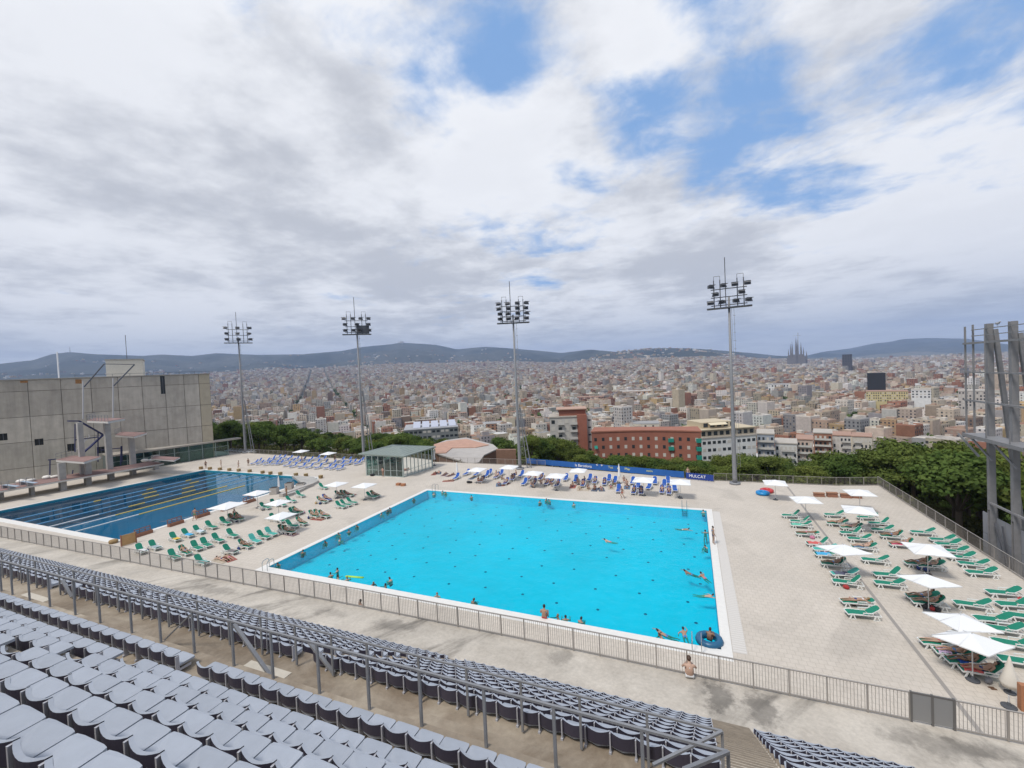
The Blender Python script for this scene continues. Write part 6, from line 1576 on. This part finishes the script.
M_SKINS = [mat('skin_a', (.36, .215, .145), .6), mat('skin_b', (.24, .135, .085), .6), mat('skin_c', (.46, .30, .22), .6)]
SUITS = [mat('suit_black', (.02, .02, .022), .7), mat('suit_navy', (.02, .04, .15), .7), mat('suit_red', (.45, .03, .03), .7), mat('suit_blue', (.03, .18, .45), .7), mat('suit_white', (.6, .6, .6), .7), mat('suit_green', (.05, .25, .12), .7), mat('suit_pink', (.55, .15, .25), .7)]
SN = ['black', 'navy', 'red', 'blue', 'white', 'green', 'pink']
HAIRS = [mat('hair_black', (.012, .010, .009), .6), mat('hair_brown', (.06, .032, .018), .6), mat('hair_fair', (.22, .14, .06), .6)]
HN = ['black-haired', 'brown-haired', 'fair-haired']
POSES = {}
def mk(nm, P, face):
    J, body = pose(P)
    suit = skinmesh('shorts', {k_: J[k_] for k_ in ('pelvis', 'spine', 'hipR', 'hipL')} | {'mR': tuple(Vector(J['hipR']).lerp(Vector(J['knR']), .38)), 'mL': tuple(Vector(J['hipL']).lerp(Vector(J['knL']), .38)), 'w': tuple(Vector(J['pelvis']).lerp(Vector(J['spine']), .35))} if False else
                    {'pelvis': J['pelvis'], 'w': tuple(Vector(J['pelvis']).lerp(Vector(J['spine']), .4)), 'hipR': J['hipR'], 'hipL': J['hipL'], 'mR': tuple(Vector(J['hipR']).lerp(Vector(J['knR']), .38)), 'mL': tuple(Vector(J['hipL']).lerp(Vector(J['knL']), .38))},
                    [('pelvis', 'w'), ('pelvis', 'hipR'), ('pelvis', 'hipL'), ('hipR', 'mR'), ('hipL', 'mL')], dict(pelvis=(.158, .128), w=(.145, .12), hipR=.106, hipL=.106, mR=.09, mL=.09))
    top = skinmesh('swim_top', {'pelvis': tuple(Vector(J['spine']).lerp(Vector(J['chest']), .45)), 'c': J['chest'], 'd': tuple(Vector(J['chest']).lerp(Vector(J['neck']), .3))}, [('pelvis', 'c'), ('c', 'd')], dict(pelvis=(.15, .125), c=(.165, .13), d=(.12, .09)))
    h0, h1 = Vector(J['head0']), Vector(J['head1']); up = (h1-h0).normalized(); fv = Vector(face).normalized(); sv = up.cross(fv).normalized()
    k = MB(); c_ = h0.lerp(h1, .62)-fv*.022+up*.018; vs = []; fs = []; k.blobm((0, 0, 0), (.092, .098, .105), 10)
    k.v = [tuple(c_+sv*x+fv*(y if y < 0 else y*.75)+up*z) for x, y, z in k.v]; hair = k.mesh('hair', HAIRS[0], True)
    k = MB(); e = h0.lerp(h1, .42)
    for s in (-1, 1): k.blobm((0, 0, 0), (.012, .012, .009), 6)
    half = len(k.v)//2
    k.v = [tuple(e+sv*(.032 if i < half else -.032)+fv*.083+Vector(v_)) for i, v_ in enumerate(k.v)]; eyes = k.mesh('eyes', mat('eye_dark', (.02, .015, .01), .4))
    k = MB(); k.blobm((0, 0, 0), (.014, .02, .022), 6); n_ = len(k.v); k.blobm((0, 0, 0), (.024, .010, .006), 6)
    k.v = [tuple(h0.lerp(h1, .18 if i < n_ else -.12)+fv*.09+Vector(v_)) for i, v_ in enumerate(k.v)]; nose = k.mesh('nose_and_mouth', M_SKINS[1], True)
    POSES[nm] = (body, suit, top, hair, eyes, nose)
def sym(d): 
    o = {}
    for k_, v in d.items():
        if k_.endswith('*'): o[k_[:-1]+'R'] = v; o[k_[:-1]+'L'] = (-v[0], v[1], v[2])
        else: o[k_] = v
    return o
mk('stand', sym({'pelvis': (0, 0, .95), 'spine': (0, .0, 1.14), 'chest': (0, -.01, 1.32), 'neck': (0, 0, 1.48), 'head0': (0, .01, 1.55), 'head1': (0, .015, 1.66), 'sh*': (.18, 0, 1.41), 'el*': (.25, -.02, 1.13), 'wr*': (.26, .08, .90), 'hip*': (.095, 0, .88), 'kn*': (.11, .02, .49), 'an*': (.12, -.02, .08), 'to*': (.13, .14, .035)}), (0, 1, 0))
P_ = sym({'pelvis': (0, 0, .93), 'spine': (0, .03, 1.12), 'chest': (0, .06, 1.30), 'neck': (0, .09, 1.45), 'head0': (0, .12, 1.52), 'head1': (0, .14, 1.63), 'sh*': (.18, .06, 1.38), 'hip*': (.095, 0, .87)})
P_.update({'elR': (.25, .16, 1.12), 'wrR': (.22, .38, 1.02), 'elL': (-.25, -.12, 1.12), 'wrL': (-.24, -.14, .88), 'knR': (.11, .20, .50), 'anR': (.12, .05, .10), 'toR': (.13, .20, .04), 'knL': (-.11, -.02, .48), 'anL': (-.12, -.30, .12), 'toL': (-.13, -.16, .035)}); mk('walk', P_, (0, 1, 0))
mk('lie', sym({'pelvis': (0, .98, .50), 'spine': (0, 1.14, .58), 'chest': (0, 1.30, .72), 'neck': (0, 1.43, .85), 'head0': (0, 1.49, .92), 'head1': (0, 1.56, 1.02), 'sh*': (.18, 1.37, .78), 'el*': (.30, 1.15, .62), 'wr*': (.24, .95, .60), 'hip*': (.095, .93, .49), 'kn*': (.12, .52, .60), 'an*': (.12, .12, .46), 'to*': (.14, -.02, .54)}), (0, -.75, .6))
P_ = sym({'pelvis': (0, 1.0, .52), 'spine': (0, 1.2, .54), 'chest': (0, 1.38, .56), 'neck': (0, 1.54, .58), 'head0': (0, 1.62, .60), 'head1': (0, 1.73, .62), 'sh*': (.18, 1.46, .56), 'hip*': (.095, .95, .51), 'kn*': (.11, .52, .50), 'an*': (.12, .12, .47), 'to*': (.12, -.02, .44)})
P_.update({'elR': (.36, 1.62, .52), 'wrR': (.16, 1.78, .53), 'elL': (-.36, 1.60, .52), 'wrL': (-.16, 1.76, .53)}); mk('prone', P_, (0, .1, -1))
mk('sit', sym({'pelvis': (0, 0, .13), 'spine': (0, -.03, .32), 'chest': (0, .0, .50), 'neck': (0, .05, .65), 'head0': (0, .08, .72), 'head1': (0, .11, .83), 'sh*': (.18, .0, .58), 'el*': (.26, .08, .33), 'wr*': (.17, .30, .36), 'hip*': (.095, .04, .12), 'kn*': (.13, .40, .34), 'an*': (.12, .42, -.04), 'to*': (.12, .54, -.10)}), (0, 1, 0))
mk('hug', sym({'pelvis': (0, 0, .13), 'spine': (0, -.02, .31), 'chest': (0, .06, .48), 'neck': (0, .13, .62), 'head0': (0, .17, .68), 'head1': (0, .22, .78), 'sh*': (.18, .07, .55), 'el*': (.27, .22, .36), 'wr*': (.12, .42, .40), 'hip*': (.095, .04, .12), 'kn*': (.11, .34, .48), 'an*': (.10, .44, .08), 'to*': (.10, .58, .04)}), (0, 1, -.1))
P_ = sym({'pelvis': (0, 0, -.08), 'spine': (0, .2, -.06), 'chest': (0, .38, -.03), 'neck': (0, .53, .02), 'head0': (0, .61, .08), 'head1': (0, .66, .18), 'sh*': (.18, .42, .0), 'hip*': (.095, -.06, -.10), 'kn*': (.12, -.48, -.14), 'an*': (.13, -.86, -.10), 'to*': (.13, -1.0, -.12)})
P_.update({'elR': (.30, .66, .02), 'wrR': (.24, .92, .0), 'elL': (-.38, .30, -.05), 'wrL': (-.42, .06, -.08)}); mk('swim', P_, (0, 1, .1))
mk('wade', sym({'pelvis': (0, 0, .90), 'spine': (0, .0, 1.08), 'chest': (0, .0, 1.26), 'neck': (0, .01, 1.41), 'head0': (0, .02, 1.48), 'head1': (0, .03, 1.59), 'sh*': (.18, 0, 1.34), 'el*': (.33, .12, 1.20), 'wr*': (.30, .36, 1.26), 'hip*': (.095, 0, .84), 'kn*': (.13, .05, .46), 'an*': (.13, -.04, .08), 'to*': (.14, .11, .035)}), (0, 1, 0))
PRG = random.Random(11)
def person(ps, loc, rz, label, skin=None, suit=None, hair=None, top=None, sc=1.):
    b, s_, t_, h_, e_, n_ = POSES[ps]
    o = link('person', b, None, loc, rz); o.scale = (sc,)*3; tag(o, label, 'person')
    def setm(ob, m):
        if not ob.data.materials: ob.data.materials.append(m)
        ob.material_slots[0].link = 'OBJECT'; ob.material_slots[0].material = m
    setm(o, M_SKINS[skin]); c_ = link('shorts', s_, o); setm(c_, SUITS[suit])
    if top is not None: c_ = link('swim_top', t_, o); setm(c_, SUITS[top])
    c_ = link('hair', h_, o); setm(c_, HAIRS[hair]); link('eyes', e_, o); link('nose_and_mouth', n_, o)
    return o
def rp(): return PRG.randrange(3), PRG.randrange(len(SUITS)), PRG.choice((0, 0, 1, 1, 2)), (PRG.randrange(len(SUITS)) if PRG.random() < .5 else None)
# sunbathers on loungers
for (i, u, v) in occ:
    L = LST[i]; sk, su, ha, tp = rp(); ps = 'prone' if L['a'] == 14 else 'lie'
    w_ = L['lab'].replace('sun lounger', 'lounger').replace(', ', ' ').replace('in the middle rows', 'middle rows').replace('on the far side', 'far side').replace('on the right deck', 'right deck')
    person(ps, (L['o'][0], L['o'][1], -.03), L['rz'], 'person lying on '+w_, sk, su, ha, tp)
# people lying on towels on the ground
GR = [(434.4, 473.5, .3), (438.8, 472.7, .5), (444.6, 474.3, .2), (450.5, 475, -.2), (448.3, 480.5, -1.2), (472.5, 477.5, 0), (498.8, 484.4, .4), (504.7, 484, -.3), (580, 488.5, .2), (588, 488.5, -.2), (595, 489, 0), (601.4, 489, .3), (573, 486, .1), (611, 487, .2), (627, 487, .1), (234, 514.5, 1.4), (239, 516.5, 1.2), (221.5, 559.5, 1.5), (229, 558, 1.3), (317, 513, 1.2), (323, 517, 1.5), (318, 518.5, 1.6), (285.5, 531.5, 1.4), (291, 533.5, 1.5), (326, 499.5, 1.4), (342, 494.5, 1.3), (350, 494, 1.5)]
for i, (u, v, rz) in enumerate(GR):
    p = G(u, v, .1); sk, su, ha, tp = rp(); zn = 'far side of the main pool' if u > 400 else 'left deck'
    n_ = sum(1 for (a, b, c) in GR[:i+1] if (a > 400) == (u > 400))
    col = PRG.choice([(.30, .10, .08), (.08, .10, .14), (.42, .36, .28), (.20, .14, .16), (.10, .16, .25)])
    ca, sa = math.cos(rz), math.sin(rz); x0, y0 = p[0]+.9*sa, p[1]-.9*ca
    k = MB(); k.box((0, .9, .02), (.9, 1.95, .03)); t_o = k.build('ground_towel', mat('gt_%d' % int(col[0]*1000), col, .9, var=.2, vscale=6), None, False, (x0, y0, 0)); t_o.rotation_euler.z = rz
    tag(t_o, 'beach towel spread on the paving, %s, the %s counted' % (zn, nth(n_)), 'towel')
    ps = PRG.choice(('prone', 'prone', 'sit')); 
    if ps == 'sit': person('sit', (p[0], p[1], .03), rz+PI*PRG.uniform(.7, 1.3), 'person sitting on the %s ground towel, %s' % (nth(n_), zn), sk, su, ha, tp)
    else: person('prone', (x0, y0, -.36), rz, 'person lying on the %s ground towel, %s' % (nth(n_), zn), sk, su, ha, tp)
# bathers in the main pool
def c1(x, y): return 260+x/3.938, 460+y/3.938
def c2_(x, y): return 430+x/6.827, 460+y/6.827
def c3(x, y): return 480+x/3.2, 530+y/3.2
def c4(x, y): return 500+x/3.49, 460+y/3.49
WD = [c1(*q_) for q_ in ((75, 405), (165, 360), (262, 318), (310, 312), (303, 285), (350, 278), (385, 255), (465, 208), (500, 195), (515, 190), (605, 150), (683, 130), (715, 122), (730, 125), (280, 450), (305, 430), (300, 462), (338, 468), (437, 487), (490, 495), (517, 468), (693, 533), (830, 558))]
WD += [c2_(*q_) for q_ in ((745, 280), (790, 262), (820, 270), (985, 297), (285, 245))]+[c3(*q_) for q_ in ((245, 284), (272, 284), (318, 290), (582, 338), (727, 50))]+[c4(710, 178), c4(724, 248)]
for i, (u, v) in enumerate(sorted(WD, key=lambda q_: q_[0])):
    p = G(u, v+1.2, .0); x, y = min(max(p[0], .35), 39.65), min(max(p[1], .35), 27.4); sk, su, ha, tp = rp()
    rz = PRG.uniform(0, 6.28)
    hg = (x < 1.6 or y > 26 or PRG.random() < .5)
    person('hug' if hg else 'wade', (x, y, -.60 if hg else -1.40), rz, '%s bather with head above water in the main pool, %s from the left' % (HN[ha], nth(i+1)), sk, su, ha, tp)
for i, ((u, v), rz, lb) in enumerate(((c3(415, 35), 1.4, 'swimmer doing front crawl in the middle of the main pool'), (c4(640, 240), -1.6, 'swimmer near the far right of the main pool heading right'), (c3(675, 138), 1.2, 'person in blue swimming toward the right pool wall'), (c3(718, 150), .5, 'person swimming with legs stretched near the right pool wall'), (c3(720, 208), -1.5, 'person floating flat with arms out near the right pool wall'), (c3(655, 335), .2, 'person climbing out toward the near right ladder'), (c3(594, 333), 1.3, 'person with blue float board near the near right pool edge'))):
    p = G(u, v, 0); sk, su, ha, tp = rp(); person('swim', (p[0], p[1], -.03), rz, lb, sk, 3 if 'blue' in lb else su, 0, tp, .9)
person('hug', (39.35, .75, -.05), -.4, 'person in dark shirt sitting in the floating blue ring', 1, 0, 0, 1)
# people on the edge and the deck
def on(u, v, ps, rz, lb, sk, su, ha, tp=None, z=0., sc=1.): p = G(u, v, z); person(ps, (p[0], p[1], z), rz, lb, sk, su, ha, tp, sc)
person('sit', (G(544, 619, .035)[0], -.18, .0), 0, 'bare-backed person in orange shorts sitting on the near pool edge', 0, 2, 0, None, 1.15)
on(713.5, 544, 'stand', -1.2, 'lifeguard in light blue shirt and navy shorts standing on the right pool edge', 0, 1, 1, 3, .035, 1.05)
on(622.5, 498.5, 'walk', 2.2, 'person bending and walking along the far pool edge', 0, 2, 1, 0)
on(206, 468.5, 'walk', 1.2, 'dark-shirted person walking behind the crates, leftmost of four', 1, 0, 0, 0)
on(221.3, 467.5, 'stand', 2.5, 'bare-chested person standing behind the crates, second from the left', 0, 1, 1, None)
on(238.4, 468.3, 'walk', -1.0, 'person in black shorts and white top walking behind the crates', 0, 0, 0, 4)
on(248.5, 466, 'stand', .4, 'dark-clothed person standing at the left end of the blue sunbeds', 1, 0, 0, 0)
on(286.8, 497, 'stand', 2.8, 'tanned person in black swimwear standing by the stone cubes', 1, 0, 1, None)
on(383, 476.5, 'stand', 0, 'fair person in pink top standing inside the glass pavilion', 2, 0, 1, 6)
on(392, 474, 'stand', 1, 'person in navy shirt inside the glass pavilion', 1, 1, 0, 1)
on(688, 478.0, 'stand', 3.1, 'pale-shirted person standing in the gap between the two banners', 2, 4, 2, 4)
on(195, 520.5, 'walk', .5, 'person in yellowish shorts between the wooden troughs', 0, 5, 1, None)
on(302, 463, 'stand', 2.7, 'person in white top standing among the blue sunbeds', 0, 1, 0, 4)
on(335, 462, 'stand', 3.3, 'dark-clothed person standing under the right parasol behind the blue sunbeds', 1, 0, 0, 0)
p = G(690, 677, 3.72); person('hug', (p[0], fy(p[0])-.28, 3.70), .1, 'fair-skinned person with dark hair sitting on the apron against the fence', 2, 4, 1, 4, 1.12)
p = onY(358, 602.5, -8.1); person('stand', (p[0], -7.9, p[2]-1.62), 2.8, 'dark-haired person seen just over the apron edge behind the fence', 0, 0, 0, 0)
# seated groups in the far crowd
for i, (u, v) in enumerate(((478.3, 481.5), (482, 481), (496.6, 475), (501.8, 480), (516.4, 475), (512, 478.5), (535.5, 479), (531, 486), (541, 484), (550, 484.5), (545, 480.5), (585, 481.5), (578, 482.5), (624, 481), (627, 484.5), (613, 485))):
    sk, su, ha, tp = rp(); on(u, v, 'sit', PRG.uniform(1.5, 4.7), 'person sitting in the far sunbathing crowd, %s in the order from the pavilion' % nth(i+1), sk, su, ha, tp, .3)
for i, (u, v, lb) in enumerate(((929, 609.5, 'black bag on the deck below the large tilted parasol'), (468.8, 483.2, 'dark bag beside the sunbathers at the left of the far crowd'), (372, 476, 'dark rucksack heap at the near corner of the pavilion'))):
    k = MB(); k.blobm((0, 0, .2), (.45, .3, .22), 8); k.blobm((.3, .2, .15), (.25, .25, .17), 8); tag(k.build('bag', mat('bag_black', (.015, .015, .018), .8), None, True, G(u, v)), lb, 'bag')

# bags, shoes and bottles left beside the loungers
BAGC = [('black', (.02, .02, .022)), ('red', (.35, .03, .03)), ('navy', (.02, .04, .14)), ('straw', (.42, .30, .15)), ('grey', (.18, .18, .19)), ('pink', (.5, .18, .28))]
k = MB(); k.blobm((0, 0, .16), (.24, .15, .17), 8); k.tube((-.12, 0, .28), (0, 0, .42), .012, n=5); k.tube((0, 0, .42), (.12, 0, .28), .012, n=5); BAGM = k
bms = {c: BAGM.mesh('beach_bag', mat('bag_'+c, v, .8), True) for c, v in BAGC}
k = MB(); k.b2((-.05, -.13, 0), (.04, .13, .03)); k.b2((.08, -.10, 0), (.17, .16, .03)); SHM = k.mesh('sandals', mat('sandal_brown', (.12, .06, .03), .8))
bi = random.Random(5); done = 0
for (i, u, v) in occ+[(k_, L['u'], L['v']) for k_, L in enumerate(LST) if L['detail'] and k_ % 4 == 1]:
    L = LST[i]
    if not L['detail']: continue
    w_ = L['lab'].replace('sun lounger', 'lounger').replace(', ', ' ').replace('in the middle rows', 'middle rows').replace('on the right deck', 'right deck')
    ca, sa = math.cos(L['rz']), math.sin(L['rz']); lx, ly = bi.choice((-.52, .52)), bi.uniform(.3, 1.6)
    x, y = L['o'][0]+lx*ca-ly*sa, L['o'][1]+lx*sa+ly*ca
    cn_, _ = bi.choice(BAGC); lab = '%s beach bag beside %s' % (cn_, w_)
    if lab in USED: continue
    tag(link('beach_bag', bms[cn_], None, (x, y, 0), bi.uniform(0, 3)), lab, 'bag')
    if bi.random() < .6:
        x2, y2 = x+.45*ca, y+.45*sa; lab = 'brown sandals beside %s' % w_
        if lab not in USED: tag(link('sandals', SHM, None, (x2, y2, .001), bi.uniform(0, 3)), lab, 'sandals')
